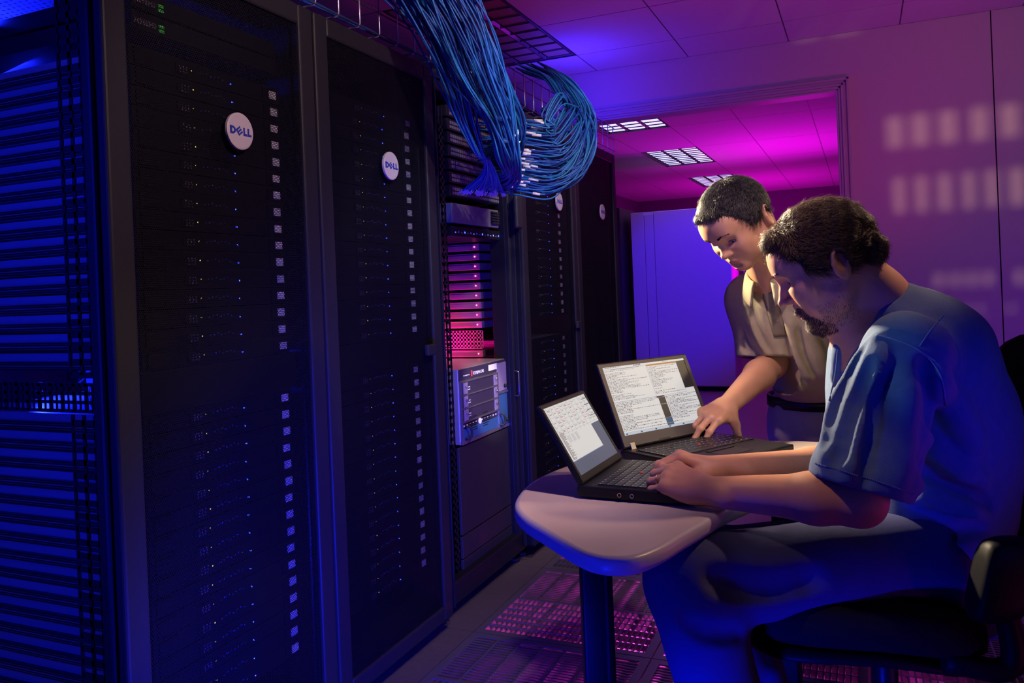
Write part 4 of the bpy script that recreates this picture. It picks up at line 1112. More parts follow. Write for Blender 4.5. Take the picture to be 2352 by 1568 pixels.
for k in range(5):
    a = math.radians(180+72*k); dv = er*math.cos(a)+ef*math.sin(a); sd = ez.cross(dv)
    MB().tube([CH+ez*0.115, CH+dv*0.15+ez*0.10, CH+dv*0.30+ez*0.075], [0.030, 0.022, 0.016], 8).build('base_arm', 'chair_plastic', t)
    c = CH+dv*0.30
    b = MB(); b.cyl(c+sd*0.010+ez*0.028, c+sd*0.028+ez*0.028, 0.028, 16); b.cyl(c-sd*0.028+ez*0.028, c-sd*0.010+ez*0.028, 0.028, 16); b.cyl(c+ez*0.028, c+ez*0.078, 0.008, 8)
    b.build('caster', 'rubber', t)
# ------------------------------------------------------------------ figures: smooth blended volumes, polygonised
KR, KF = np.array([cy_, sy_, 0.0]), np.array([-sy_, cy_, 0.0])
def K(u, v, d):
    p = at(u, v, d); p = np.array(p); return np.array([p @ KR, p @ KF, p[2]])
def unK(a):
    a = np.asarray(a); return a[..., 0:1]*KR + a[..., 1:2]*KF + a[..., 2:3]*np.array([0, 0, 1.0])
def V(*a): return np.array(a, float)
def nrm(a): a = np.asarray(a, float); return a/np.linalg.norm(a)

class Vol:
    def __init__(s, segs):
        """segs: for each axis a list of (start, end, step) pieces"""
        s.ax = []
        for pieces in segs:
            c = []
            for (a, b_, h) in pieces: c.append(np.arange(a, b_-h*0.5, h))
            c = np.concatenate(c).astype(np.float32); s.ax.append(c)
        s.d = np.full([len(c) for c in s.ax], 1.0, np.float32)
    def _sl(s, lo, hi):
        r = []
        for i in range(3):
            a = max(0, np.searchsorted(s.ax[i], lo[i])-1); b_ = min(len(s.ax[i]), np.searchsorted(s.ax[i], hi[i])+1)
            r.append(slice(a, b_))
        return tuple(r)
    def _grid(s, sl):
        return (s.ax[0][sl[0]][:, None, None], s.ax[1][sl[1]][None, :, None], s.ax[2][sl[2]][None, None, :])
    def _comb(s, sl, f, k, mode):
        D = s.d[sl]
        if mode == 'add':
            if k > 0:
                h = np.maximum(k-np.abs(D-f), 0)/k; s.d[sl] = np.minimum(D, f) - h*h*k*0.25
            else: s.d[sl] = np.minimum(D, f)
        elif mode == 'sub':
            f = -f
            if k > 0:
                h = np.maximum(k-np.abs(D-f), 0)/k; s.d[sl] = np.maximum(D, f) + h*h*k*0.25
            else: s.d[sl] = np.maximum(D, f)
        elif mode == 'int':
            s.d[sl] = np.maximum(D, f)
    def cap(s, a, b_, ra, rb, k=0.01, mode='add', flat=None):
        """tapered capsule; flat=(axis vector, factor) squashes it along an axis"""
        a = np.asarray(a, float); b_ = np.asarray(b_, float); R_ = max(ra, rb); m = R_*(1/min(1, flat[1]) if flat else 1) + k + 0.012
        sl = s._sl(np.minimum(a, b_)-m, np.maximum(a, b_)+m)
        X, Y, Z = s._grid(sl)
        if X.size*Y.size*Z.size == 0: return s
        px, py, pz = X-a[0], Y-a[1], Z-a[2]
        ba = (b_-a).astype(np.float32); L2 = float(ba@ba)+1e-12
        t = np.clip((px*ba[0]+py*ba[1]+pz*ba[2])/L2, 0, 1)
        qx, qy, qz = px-t*ba[0], py-t*ba[1], pz-t*ba[2]
        if flat:
            n_ = nrm(flat[0]).astype(np.float32); c = (qx*n_[0]+qy*n_[1]+qz*n_[2])
            q2 = qx*qx+qy*qy+qz*qz + c*c*(1/flat[1]**2-1)
        else: q2 = qx*qx+qy*qy+qz*qz
        s._comb(sl, np.sqrt(q2)-(ra+(rb-ra)*t), k, mode); return s
    def ell(s, c, r, R=None, k=0.01, mode='add'):
        c = np.asarray(c, float); r = np.asarray(r, float); m = r.max()+k+0.012
        sl = s._sl(c-m, c+m); X, Y, Z = s._grid(sl)
        if X.size*Y.size*Z.size == 0: return s
        X, Y, Z = X-c[0], Y-c[1], Z-c[2]
        R = np.eye(3) if R is None else R
        q = [X*R[i][0]+Y*R[i][1]+Z*R[i][2] for i in range(3)]
        k0 = np.sqrt(sum((q[i]/r[i])**2 for i in range(3)))+1e-9; k1 = np.sqrt(sum((q[i]/r[i]**2)**2 for i in range(3)))+1e-9
        s._comb(sl, k0*(k0-1)/k1, k, mode); return s
    def chain(s, pts, rs, k=0.01, mode='add', flat=None):
        for i in range(len(pts)-1): s.cap(pts[i], pts[i+1], rs[i], rs[i+1], k, mode, flat)
        return s
    def plane(s, p, n_, k=0.0, lo=None, hi=None):
        """keep only the side against n_ (inside the given box)"""
        sl = s._sl(lo if lo is not None else [a[0]-1 for a in s.ax], hi if hi is not None else [a[-1]+1 for a in s.ax])
        X, Y, Z = s._grid(sl); n_ = nrm(n_)
        s._comb(sl, ((X-p[0])*n_[0]+(Y-p[1])*n_[1]+(Z-p[2])*n_[2]).astype(np.float32), k, 'int'); return s
    def surf(s, u, v_, d0=1.0, d1=3.0):
        """where the line of sight u, v first meets the volume"""
        ds = np.arange(d0, d1, 0.002); q = np.array([K(u, v_, x) for x in (d0, d1)]); P_ = q[0]+(q[1]-q[0])*((ds-d0)/(d1-d0))[:, None]
        I = [np.clip(np.searchsorted(s.ax[i], P_[:, i]), 1, len(s.ax[i])-1) for i in range(3)]
        inb = np.all([(P_[:, i] > s.ax[i][0]) & (P_[:, i] < s.ax[i][-1]) for i in range(3)], axis=0)
        val = np.where(inb, s.d[I[0], I[1], I[2]], 1.0); w_ = np.where(val < 0)[0]
        return None if len(w_) == 0 else P_[w_[0]]
    def fold(s, pts, r, k=0.02, mode='add', sink=0.35, d0=1.0, n=14):
        """a crease or ridge laid on the surface along picture points"""
        q = [s.surf(p[0], p[1], d0) for p in spline([(a[0], a[1], 0) for a in pts], n)]
        q = [x for x in q if x is not None]; vd = V(0, 1, 0); run = []
        for i, x in enumerate(q):
            if run and np.linalg.norm(x-run[-1][0]) > 0.06: s._run(run, r, k, mode, sink); run = []
            run.append((x, math.sin(math.pi*(i+0.6)/(len(q)+0.2))))
        s._run(run, r, k, mode, sink); return s
    def _run(s, run, r, k, mode, sink):
        if len(run) < 2: return
        sg = 1 if mode == 'add' else -1
        P_ = [x + nrm(x-V(0, 0, H))*r*sink*sg for x, _ in run]; R_ = [r*(0.45+0.55*t) for _, t in run]
        s.chain(P_, R_, k, mode)
    def ripple(s, fn, lo=None, hi=None):
        sl = s._sl(lo if lo is not None else [a[0]-1 for a in s.ax], hi if hi is not None else [a[-1]+1 for a in s.ax])
        X, Y, Z = s._grid(sl); s.d[sl] += fn(X, Y, Z).astype(np.float32); return s
    def mesh(s, smooth=1):
        D = s.d; A = s.ax; ins = D < 0
        nx, ny, nz = D.shape
        c = np.zeros((nx-1, ny-1, nz-1), np.uint8)
        for i in (0, 1):
            for j in (0, 1):
                for k in (0, 1): c += ins[i:nx-1+i, j:ny-1+j, k:nz-1+k]
        act = (c > 0) & (c < 8); idx = np.argwhere(act)
        vid = np.full(act.shape, -1, np.int32); vid[act] = np.arange(len(idx))
        I, J, Kk = idx.T
        acc = np.zeros((len(idx), 3)); cnt = np.zeros(len(idx))
        offs = [(i, j, k) for i in (0, 1) for j in (0, 1) for k in (0, 1)]
        for a in offs:
            for ax_ in range(3):
                if a[ax_] == 1: continue
                b_ = list(a); b_[ax_] = 1
                da = D[I+a[0], J+a[1], Kk+a[2]]; db = D[I+b_[0], J+b_[1], Kk+b_[2]]
                cr = (da < 0) != (db < 0)
                t = np.where(cr, da/np.where(cr, da-db, 1), 0)
                pa = np.stack([A[0][I+a[0]], A[1][J+a[1]], A[2][Kk+a[2]]], 1); pb = np.stack([A[0][I+b_[0]], A[1][J+b_[1]], A[2][Kk+b_[2]]], 1)
                acc += np.where(cr[:, None], pa+(pb-pa)*t[:, None], 0); cnt += cr
        Vt = acc/np.maximum(cnt, 1)[:, None]
        F = []
        for ax_ in range(3):
            o1, o2 = [(1, 2), (2, 0), (0, 1)][ax_]
            sa = [slice(1, n-1) for n in D.shape]; sa[ax_] = slice(0, D.shape[ax_]-1)
            sb = [slice(1, n-1) for n in D.shape]; sb[ax_] = slice(1, D.shape[ax_])
            A_ = ins[tuple(sa)]; B_ = ins[tuple(sb)]
            e = np.argwhere(A_ != B_)
            if len(e) == 0: continue
            fl = A_[tuple(e.T)]
            p = e.copy()
            for q in range(3):
                if q != ax_: p[:, q] += 1
            def vv(d1, d2):
                r_ = p.copy(); r_[:, o1] -= d1; r_[:, o2] -= d2; return vid[r_[:, 0], r_[:, 1], r_[:, 2]]
            quad = np.stack([vv(1, 1), vv(0, 1), vv(0, 0), vv(1, 0)], 1)
            quad[~fl] = quad[~fl][:, ::-1]
            F.append(quad)
        F = np.concatenate(F); F = F[(F >= 0).all(1)]
        for _ in range(smooth):
            S = np.zeros_like(Vt); n_ = np.zeros(len(Vt))
            for a, b_ in ((0, 1), (1, 2), (2, 3), (3, 0)):
                np.add.at(S, F[:, a], Vt[F[:, b_]]); np.add.at(S, F[:, b_], Vt[F[:, a]]); np.add.at(n_, F[:, a], 1); np.add.at(n_, F[:, b_], 1)
            Vt = Vt*0.5 + 0.5*S/np.maximum(n_, 1)[:, None]
        return Vt, F

def largest(Vt, F):
    """keep the biggest connected piece"""
    lab = np.arange(len(Vt)); E_ = np.concatenate([F[:, [0, 1]], F[:, [1, 2]], F[:, [2, 3]], F[:, [3, 0]]])
    for _ in range(200):
        old = lab.copy(); la, lb = lab[E_[:, 0]], lab[E_[:, 1]]; m_ = np.minimum(la, lb)
        np.minimum.at(lab, la, m_); np.minimum.at(lab, lb, m_)
        for _k in range(4): lab = lab[lab]
        if (lab == old).all(): break
    u_, c_ = np.unique(lab, return_counts=True); keep = lab == u_[c_.argmax()]
    idx = np.cumsum(keep)-1; fk = keep[F].all(1)
    return Vt[keep], idx[F[fk]]

def emit_mesh(name, Vt, F, mats, parent=None, matfn=None, world=True, origin=None):
    W = unK(Vt) if world else Vt
    org = np.array(parent.location) if parent is not None else np.array(origin)
    me = bpy.data.meshes.new(name)
    me.vertices.add(len(W)); me.vertices.foreach_set('co', (W-org).astype(np.float32).ravel())
    n = len(F); me.loops.add(n*4); me.loops.foreach_set('vertex_index', F.astype(np.int32).ravel())
    me.polygons.add(n); me.polygons.foreach_set('loop_start', np.arange(0, n*4, 4, dtype=np.int32)); me.polygons.foreach_set('loop_total', np.full(n, 4, np.int32))
    for m_ in (mats if isinstance(mats, (list, tuple)) else [mats]): me.materials.append(MATS[m_])
    if matfn is not None:
        C = Vt[F].mean(1); me.polygons.foreach_set('material_index', matfn(C).astype(np.int32))
    me.polygons.foreach_set('use_smooth', np.ones(n, bool))
    me.update(); me.validate()
    o = bpy.data.objects.new(name, me); COL.objects.link(o)
    if parent is not None: o.parent = parent
    else: o.location = org
    return o

def frame(F, U):
    F = nrm(F); U = nrm(U - F*np.dot(U, F)); L = np.cross(U, F); return F, L, U
class Head:
    """O: point between the ear canals; F forward, L person's left, U up"""
    def __init__(s, O, F, U, sc=1.0, fs=1.0): s.O = O; s.F, s.L, s.U = frame(F, U); s.s = sc; s.fs = fs
    def p(s, f, l, u): return s.O + s.s*(s.F*f + s.L*l + s.U*(u*s.fs if u < 0 else u))
    def R(s): return np.stack([s.F, s.L, s.U])
    def loc(s, X): 
        q = (X - s.O)/s.s; u = q@s.U; return q@s.F, q@s.L, np.where(u < 0, u/s.fs, u)

def build_head(v, h, kind):
    """kind 0: older man with deep features, 1: young man with a rounder face"""
    P, R, s = h.p, h.R(), h.s
    E = lambda c, r, k=0.01, m_='add', RR=None: v.ell(P(*c), np.array(r)*s, R if RR is None else RR, k*s, m_)
    C = lambda a, b_, ra, rb, k=0.01, m_='add', flat=None: v.cap(P(*a), P(*b_), ra*s, rb*s, k*s, m_, flat)
    E((0.010, 0, 0.046), (0.094, 0.076, 0.082), 0.0)
    E((0.050, 0, 0.030), (0.058, 0.062, 0.062), 0.03)
    E((0.040, 0, -0.030), (0.058, 0.056, 0.066), 0.03)       # face block
    for sd in (1, -1):
        C((0.000, 0.056*sd, -0.020), (0.018, 0.054*sd, -0.060), 0.018, 0.016, 0.025)
        C((0.018, 0.054*sd, -0.060), (0.082, 0.014*sd, -0.094), 0.016, 0.014, 0.022)
        E((0.070, 0.040*sd, -0.012), (0.026, 0.024, 0.020), 0.022)       # cheek bone
        E((0.066, 0.034*sd, -0.045), (0.026, 0.024, 0.026), 0.025)
    C((0.070, 0, -0.095), (0.05, 0, -0.080), 0.020, 0.026, 0.02)
    E((0.088, 0, -0.094), (0.014, 0.020, 0.014), 0.018)      # chin
    E((0.086, 0, -0.060), (0.020, 0.028, 0.020), 0.020)      # muzzle
    C((0.094, -0.034, 0.034), (0.094, 0.034, 0.034), 0.011, 0.011, 0.020)  # brow
    E((0.085, 0, 0.060), (0.022, 0.050, 0.030), 0.03)
    for sd in (1, -1):
        E((0.105, 0.031*sd, 0.014), (0.017, 0.017, 0.0115), 0.014, 'sub')   # socket
        E((0.079, 0.031*sd, 0.012), (0.0168, 0.0165, 0.0150), 0.006)          # lid volume
        E((0.0945, 0.031*sd, 0.0080), (0.010, 0.0125, 0.0037), 0.003, 'sub')   # lid opening
    nw = 0.0078 if kind == 0 else 0.0072; nl = 0.0 if kind == 0 else -0.006
    C((0.096, 0, 0.026), (0.112+nl, 0, 0.000), 0.0075, nw, 0.012)
    C((0.112+nl, 0, 0.000), (0.124+nl, 0, -0.021), nw, 0.0105, 0.010)
    for sd in (1, -1):
        E((0.110+nl*.6, 0.0125*sd, -0.026), (0.0095, 0.0068, 0.0068), 0.007)
        E((0.113+nl*.6, 0.0068*sd, -0.0335), (0.0050, 0.0034, 0.0040), 0.003, 'sub')
    C((0.106, 0.0, -0.040), (0.104, 0, -0.050), 0.005, 0.006, 0.008)
    yo = -0.0635; op = 0.0025 if kind == 0 else 0.0
    v.chain([P(0.090, -0.024, yo), P(0.1035, -0.009, yo+0.0040), P(0.1040, 0.009, yo+0.0040), P(0.090, 0.024, yo)], np.array([.0025, .0046, .0046, .0025])*s, 0.007*s)
    v.chain([P(0.090, -0.022, yo-0.002), P(0.1010, -0.009, yo-0.0075-op), P(0.1010, 0.009, yo-0.0075-op), P(0.090, 0.022, yo-0.002)], np.array([.0025, .0052, .0052, .0025])*s, 0.007*s)
    v.chain([P(0.093, -0.024, yo-.0005), P(0.110, -0.008, yo-0.0010-op*.5), P(0.110, 0.008, yo-0.0010-op*.5), P(0.093, 0.024, yo-.0005)], np.array([.0008, .0012+op*.6, .0012+op*.6, .0008])*s, 0.002*s, 'sub')
    C((0.104, -0.010, -0.082), (0.104, 0.010, -0.082), 0.004, 0.004, 0.008, 'sub')
    for sd in (1, -1):   # ears
        e = nrm(h.L*sd*0.9 - h.F*0.45); up_ = nrm(h.U*0.97 - h.F*0.22)
        ft = np.cross(up_, e); Re = np.stack([ft, e, up_])
        c = P(-0.006, 0.076*sd, 0.004)
        v.ell(c+e*0.004*s, np.array([0.0185, 0.0065, 0.031])*s, Re, 0.005*s)
        v.ell(c+e*0.0105*s+up_*0.004*s+ft*0.001*s, np.array([0.0120, 0.0095, 0.0205])*s, Re, 0.003*s, 'sub')
        # rim and lobe
        rim = []
        for k in range(9):
            a_ = math.radians(-60+k*37); rim.append(c+e*0.0085*s + (-ft*0.0165*math.sin(a_ if a_ < 3 else a_)*s*1.0 if False else ft*(-0.0160*math.sin(a_))*s*1.0) + up_*(0.0285*math.cos(a_)*s))
        v.chain(rim, [0.0032*s]*9, 0.003*s)
        v.ell(c+e*0.006*s-up_*0.024*s+ft*0.004*s, np.array([0.009, 0.005, 0.010])*s, Re, 0.004*s)
        v.cap(c+e*0.006*s+ft*0.013*s-up_*0.002*s, c+e*0.004*s+ft*0.011*s-up_*0.010*s, 0.0035*s, 0.003*s, 0.003*s)

def hair_mesh(h, kind, hcell=0.0020):
    P, R, s = h.p, h.R(), h.s
    c = P(0.0, 0, 0.05); m = 0.125*s
    v = Vol([[(c[i]-m, c[i]+m, hcell)] for i in range(3)])
    th = 0.008 if kind == 1 else 0.010
    v.ell(P(0.009, 0, 0.047), (np.array([0.096, 0.078, 0.083])+th)*s, R, 0)
    if kind == 0:
        v.cap(P(0.080, -0.03, 0.100), P(0.080, 0.03, 0.100), 0.016*s, 0.016*s, 0.02*s)      # quiff
        v.cap(P(-0.070, -0.03, 0.000), P(-0.070, 0.03, 0.000), 0.024*s, 0.024*s, 0.025*s)
    else:
        v.cap(P(0.088, -0.03, 0.090), P(0.088, 0.03, 0.090), 0.012*s, 0.012*s, 0.02*s)
    # face opening, ears and nape
    hl = 0.078 if kind == 0 else 0.082
    v.ell(P(0.118, 0, -0.018), np.array([0.072 if kind == 0 else 0.078, 0.20, hl+0.018])*s, R, 0.018*s, 'sub')
    v.ell(P(0.060, 0, -0.055), np.array([0.070, 0.20, 0.070])*s, R, 0.006*s, 'sub')
    for sd in (1, -1): v.ell(P(-0.004, 0.085*sd, -0.004), np.array([0.026, 0.03, 0.036])*s, R, 0.004*s, 'sub')
    v.plane(P(-0.04, 0, -0.052), -h.U*0.95+h.F*0.30)
    v.ell(P(0.010, 0, 0.046), (np.array([0.094, 0.076, 0.082])-0.006)*s, R, 0, 'sub')
    def rp(X, Y, Z):
        f = (X-h.O[0])*h.F[0]+(Y-h.O[1])*h.F[1]+(Z-h.O[2])*h.F[2]; l = (X-h.O[0])*h.L[0]+(Y-h.O[1])*h.L[1]+(Z-h.O[2])*h.L[2]; u = (X-h.O[0])*h.U[0]+(Y-h.O[1])*h.U[1]+(Z-h.O[2])*h.U[2]
        if kind == 0: return 0.0018*np.sin(u*130+f*60+l*30)*np.sin(f*90+l*70)
        return 0.0*u
    v.ripple(rp)
    return v.mesh(4)

def strands(Vt, F, h, kind, n, lens, width, comb):
    """tapered hair locks rooted on the hair cap"""
    tri = Vt[F]; nr = np.cross(tri[:, 1]-tri[:, 0], tri[:, 3]-tri[:, 0]); ar = np.linalg.norm(nr, axis=1)+1e-12; nr /= ar[:, None]
    C = tri.mean(1); f, l, u = h.loc(C)
    rad = (C - h.p(0.005, 0, 0.045)); rad /= np.linalg.norm(rad, axis=1)[:, None]
    ok = (nr*rad).sum(1) > -0.15
    w_ = ar*ok; idx = RNG.choice(len(F), n, p=w_/w_.sum())
    vs, fs = [], []
    for i in idx:
        p = C[i]-nr[i]*0.0008; N_ = nr[i]; d = comb(f[i], l[i], u[i]); d = d - N_*np.dot(d, N_); d = nrm(d + 1e-6)
        d = nrm(d + RNG.normal(0, 0.16, 3)); L = RNG.uniform(*lens)*h.s; lift = RNG.uniform(0.08, 0.42); cr = float(nr[i]@rad[i])
        if cr < 0.6: lift = RNG.uniform(0.9, 1.5); L *= 1.25
        side = nrm(np.cross(d, N_)); wv = RNG.uniform(-0.25, 0.25); ph = RNG.uniform(0, 6.28)
        pts = []
        for t in (0, .33, .66, 1.0):
            q = p + d*L*t + N_*(lift*L*(t - t*t*0.75)) + side*wv*L*t*t
            if kind == 0: q = q + side*0.0022*math.sin(ph+t*5) + N_*0.002*math.sin(ph*2+t*5)
            pts.append(q)
        b0 = len(vs)
        for k, q in enumerate(pts[:-1]):
            w2 = width*(1-k*0.22)*RNG.uniform(.8, 1.2)
            vs += [q - side*w2, q + side*w2, q + N_*w2*1.1]
        vs.append(pts[-1])
        for k in range(2):
            for j in range(3):
                a = b0+k*3+j; c_ = b0+k*3+(j+1) % 3; fs.append((a, c_, c_+3, a+3))
        for j in range(3): fs.append((b0+6+j, b0+6+(j+1) % 3, b0+9))
    return np.array(vs), fs
def emit_hair(name, mats, parent, Vt, F, sv, sf):
    W = unK(Vt); W2 = unK(sv); org = np.array(parent.location)
    me = bpy.data.meshes.new(name); n0 = len(W)
    me.from_pydata(np.concatenate([W-org, W2-org]).tolist(), [], [tuple(q) for q in F.tolist()] + [tuple(n0+i for i in q) for q in sf])
    for m_ in mats: me.materials.append(MATS[m_])
    me.polygons.foreach_set('material_index', [0]*len(F)+[1 if RNG.rand() < 0.75 else 2 for _ in sf] if len(mats) > 2 else [0]*len(F)+[1]*len(sf))
    me.polygons.foreach_set('use_smooth', [True]*len(me.polygons)); me.update()
    o = bpy.data.objects.new(name, me); COL.objects.link(o); o.parent = parent; return o

def hand(v, W, X, Z, side, curl, spread, thumb, s=1.0, palm_r=1.0):
    """W wrist, X towards the fingers, Z back of the hand; side=+1 if the thumb lies on +Y (= Z x X)
    curl: per finger (index..little) three bend angles in degrees"""
    X = nrm(X); Z = nrm(Z - X*np.dot(X, Z)); Y = np.cross(Z, X)*side
    P = lambda x, y, z: W + s*(X*x + Y*y + Z*z)
    R = np.stack([X, Y, Z])
    v.cap(P(-0.03, 0, 0), P(0.012, 0, 0), 0.024*s, 0.023*s, 0.012, flat=(Z, 0.78))
    mcp = [(0.090, 0.030, 0.004), (0.094, 0.009, 0.006), (0.088, -0.012, 0.004), (0.078, -0.031, 0.000)]
    for (x, y, z) in mcp:
        v.cap(P(0.015, y*0.55, 0.0), P(x, y, z-0.004), 0.0165*s, 0.0125*s, 0.012)
        v.cap(P(0.035, y*0.7, 0.010), P(x-0.004, y, z+0.004), 0.0035*s, 0.0045*s, 0.006)   # tendon
    v.ell(P(0.040, 0.022, -0.010), np.array([0.030, 0.016, 0.015])*s, R, 0.012)
    v.ell(P(0.040, -0.024, -0.010), np.array([0.032, 0.013, 0.013])*s, R, 0.012)
    seg = [(0.044, 0.026, 0.021), (0.048, 0.030, 0.022), (0.045, 0.027, 0.022), (0.036, 0.021, 0.019)]
    rr = [(0.0098, 0.0088, 0.0080, 0.0066), (0.0100, 0.0090, 0.0080, 0.0068), (0.0095, 0.0085, 0.0076, 0.0064), (0.0085, 0.0075, 0.0068, 0.0058)]
    tips = []
    for i in range(4):
        p = P(*mcp[i]); ang = 0; yaw = math.radians(spread[i]); D = X*math.cos(yaw)+Y*math.sin(yaw)
        v.ell(p+Z*0.002*s, np.array([0.0115, 0.0105, 0.0105])*s, R, 0.008)
        js = [p]
        for j in range(3):
            ang += math.radians(curl[i][j]); d = D*math.cos(ang) - Z*math.sin(ang); q = js[-1]+d*seg[i][j]*s; js.append(q)
        for j in range(3): v.cap(js[j], js[j+1], rr[i][j]*s, rr[i][j+1]*s, 0.0035)
        v.ell(js[1], np.array([1, 1, 1])*rr[i][1]*1.08*s, R, 0.003)
        tips.append(js)
    a, b_, c_, d_ = [P(*q) for q in thumb]
    v.cap(a, b_, 0.017*s, 0.0125*s, 0.012); v.cap(b_, c_, 0.0115*s, 0.0105*s, 0.006); v.cap(c_, d_, 0.0105*s, 0.0080*s, 0.004)
    return tips, P, R
# ------------------------------------------------------------------ people materials
mat('skin_a', (0.56, 0.26, 0.16), 0.5, vary=0.10, vscale=35, bump=0.12, bscale=700, sss=0.12)
mat('skin_b', (0.56, 0.31, 0.18), 0.45, vary=0.08, vscale=35, bump=0.08, bscale=700, sss=0.12)
mat('lip', (0.40, 0.17, 0.13), 0.5)
mat('eye_white', (0.42, 0.38, 0.36), 0.25); mat('eye_dark', (0.02, 0.012, 0.01), 0.12)
mat('denim', (0.065, 0.13, 0.26), 0.85, vary=0.22, vscale=60, bump=0.5, bscale=900, sheen=0.15)
mat('denim_seam', (0.13, 0.20, 0.38), 0.85)
mat('denim_dark', (0.04, 0.09, 0.22), 0.85)
mat('khaki_shirt', (0.40, 0.36, 0.22), 0.85, vary=0.10, vscale=50, bump=0.35, bscale=900)
mat('khaki_dark', (0.22, 0.19, 0.12), 0.85)
mat('trouser_blue', (0.022, 0.026, 0.13), 0.85, vary=0.15, vscale=50, bump=0.4, bscale=700)
mat('trouser_grey', (0.40, 0.32, 0.31), 0.85, vary=0.08, vscale=50, bump=0.4, bscale=700)
mat('hair_base_a', (0.006, 0.004, 0.003), 0.9, spec=0.1); mat('hair_a', (0.060, 0.030, 0.018), 0.42); mat('hair_a2', (0.13, 0.075, 0.04), 0.4)
mat('hair_base_b', (0.004, 0.004, 0.005), 0.9, spec=0.1); mat('hair_b', (0.016, 0.015, 0.016), 0.36); mat('hair_b_highlight', (0.11, 0.105, 0.11), 0.35)  # last one: paler strands with the hair highlights put into their colour
mat('beard', (0.11, 0.06, 0.035), 0.6)
mat('leather', (0.015, 0.012, 0.012), 0.4)

# ================================================================== seated man
PS = K(2140, 1400, 1.62)
man = None
def person(name_lab, loc, label):
    o = bpy.data.objects.new('person', None); COL.objects.link(o); o.location = Vector(loc); o.empty_display_size = 0.1
    return tag(o, label, 'person')
base = unK(K(2000, 1500, 1.62)); 
seated = person('', (base[0], base[1], 0.0), 'seated bearded man in a blue denim shirt typing on the smaller laptop')
ha = Head(K(1921, 611, 1.665), V(-0.84, 0.33, -0.425), V(-0.40, 0.13, 0.905), 1.04, 0.90)
shN, shF = K(2075, 815, 1.47), K(2000, 830, 1.86)
elN, elF = K(1975, 1150, 1.385), K(1945, 1078, 1.70)
wrN, wrF = K(1628, 1128, 1.47), K(1665, 1075, 1.62)
neck0 = K(2045, 700, 1.68)
hip = K(2150, 1240, 1.64)
v = Vol([[(K(1400,1100,1.5)[0], K(1700,1100,1.5)[0], 0.0030), (K(1700,1100,1.5)[0], K(2350,1100,1.6)[0], 0.0034)],
         [(1.18, 1.98, 0.0034)],
         [(0.50, 0.74, 0.009), (0.74, 0.90, 0.0030), (0.90, 1.02, 0.006), (1.02, 1.36, 0.0028)]])
build_head(v, ha, 0)
v.cap(ha.p(-0.022, 0, -0.035), K(2010, 690, 1.67), 0.058, 0.062, 0.03)
v.cap(ha.p(0.030, 0, -0.060), K(1965, 760, 1.66), 0.040, 0.050, 0.03)
v.cap(K(2010, 690, 1.67), K(2060, 850, 1.67), 0.062, 0.11, 0.04)
v.cap(K(2060, 850, 1.67), hip, 0.12, 0.12, 0.05)
for (sh, el, wr) in ((shN, elN, wrN), (shF, elF, wrF)):
    v.cap(K(2050, 850, 1.67), sh, 0.055, 0.040, 0.04)
    v.cap(sh, el, 0.040, 0.040, 0.03)
    mid = el + (wr-el)*0.28
    v.cap(el, mid, 0.043, 0.043, 0.02); v.cap(mid, wr, 0.043, 0.0265, 0.02)
# near hand
tipsN, PN, RN = hand(v, wrN, K(1515, 1085, 1.55)-wrN, V(-0.10, -0.45, 1.0), -1,
     [(28, 38, 22), (30, 42, 24), (30, 42, 26), (28, 40, 26)], [5, 2, -2, -8], [(0.020, 0.020, -0.012), (0.050, 0.045, -0.022), (0.075, 0.050, -0.030), (0.098, 0.046, -0.036)], 0.98)
tipsF, PF, RF = hand(v, wrF, K(1560, 1052, 1.64)-wrF, V(0.0, 0.15, 1.0), 1,
     [(34, 42, 22), (36, 44, 24), (36, 42, 26), (34, 40, 26)], [5, 2, -2, -6], [(0.020, 0.020, -0.012), (0.050, 0.045, -0.022), (0.075, 0.050, -0.030), (0.098, 0.046, -0.036)], 0.98)
Vt, F = largest(*v.mesh(1)); del v
def skinA(C):
    f, l, u = ha.loc(C); r = np.zeros(len(C), int)
    r[(f > 0.086) & (abs(l) < 0.024*(1-np.abs(u+0.0655)/0.03)) & (u < -0.0555) & (u > -0.0765)] = 1
    return r
emit_mesh('body', Vt, F, ['skin_a', 'lip'], seated, skinA)
def eyes(h, parent, look):
    b = MB()
    for sd in (1, -1):
        c = Vector(unK(h.p(0.0797, 0.031*sd, 0.0098))); ax = tuple(Vector(unK(a)) for a in (h.L, h.U, h.F))
        g = nrm(h.F*1.0 - h.U*look + h.L*0.0)
        b.sphere(c, 0.0138*h.s, 16, 12)
        b.sphere(c+Vector(unK(g))*0.0062*h.s, 0.0082*h.s, 12, 8, 1)
    return b.build('eyes', ['eye_white', 'eye_dark'], parent)
eyes(ha, seated, 0.45)
hv, hf = hair_mesh(ha, 0)
def combA(f, l, u):
    w_ = math.sin(u*70+l*40)*0.35
    d = -ha.F*0.9 + ha.L*np.sign(l)*0.15 - ha.U*(0.25+w_)
    if f < -0.06: d = -ha.U*0.9 - ha.F*0.15
    q = min(1.0, max(0.0, (f-0.035+0.012*math.sin(l*120))/0.05)); d = d*(1-q) + q*(ha.F*0.7 - ha.L*np.sign(l)*0.3 - ha.U*0.75) + ha.L*np.sign(l)*0.6*q*(1-q)
    return d
sv, sf = strands(hv, hf, ha, 0, 24000, (0.014, 0.028), 0.00055, combA)
emit_hair('hair', ['hair_base_a', 'hair_a', 'hair_a2'], seated, hv, hf, sv, sf)
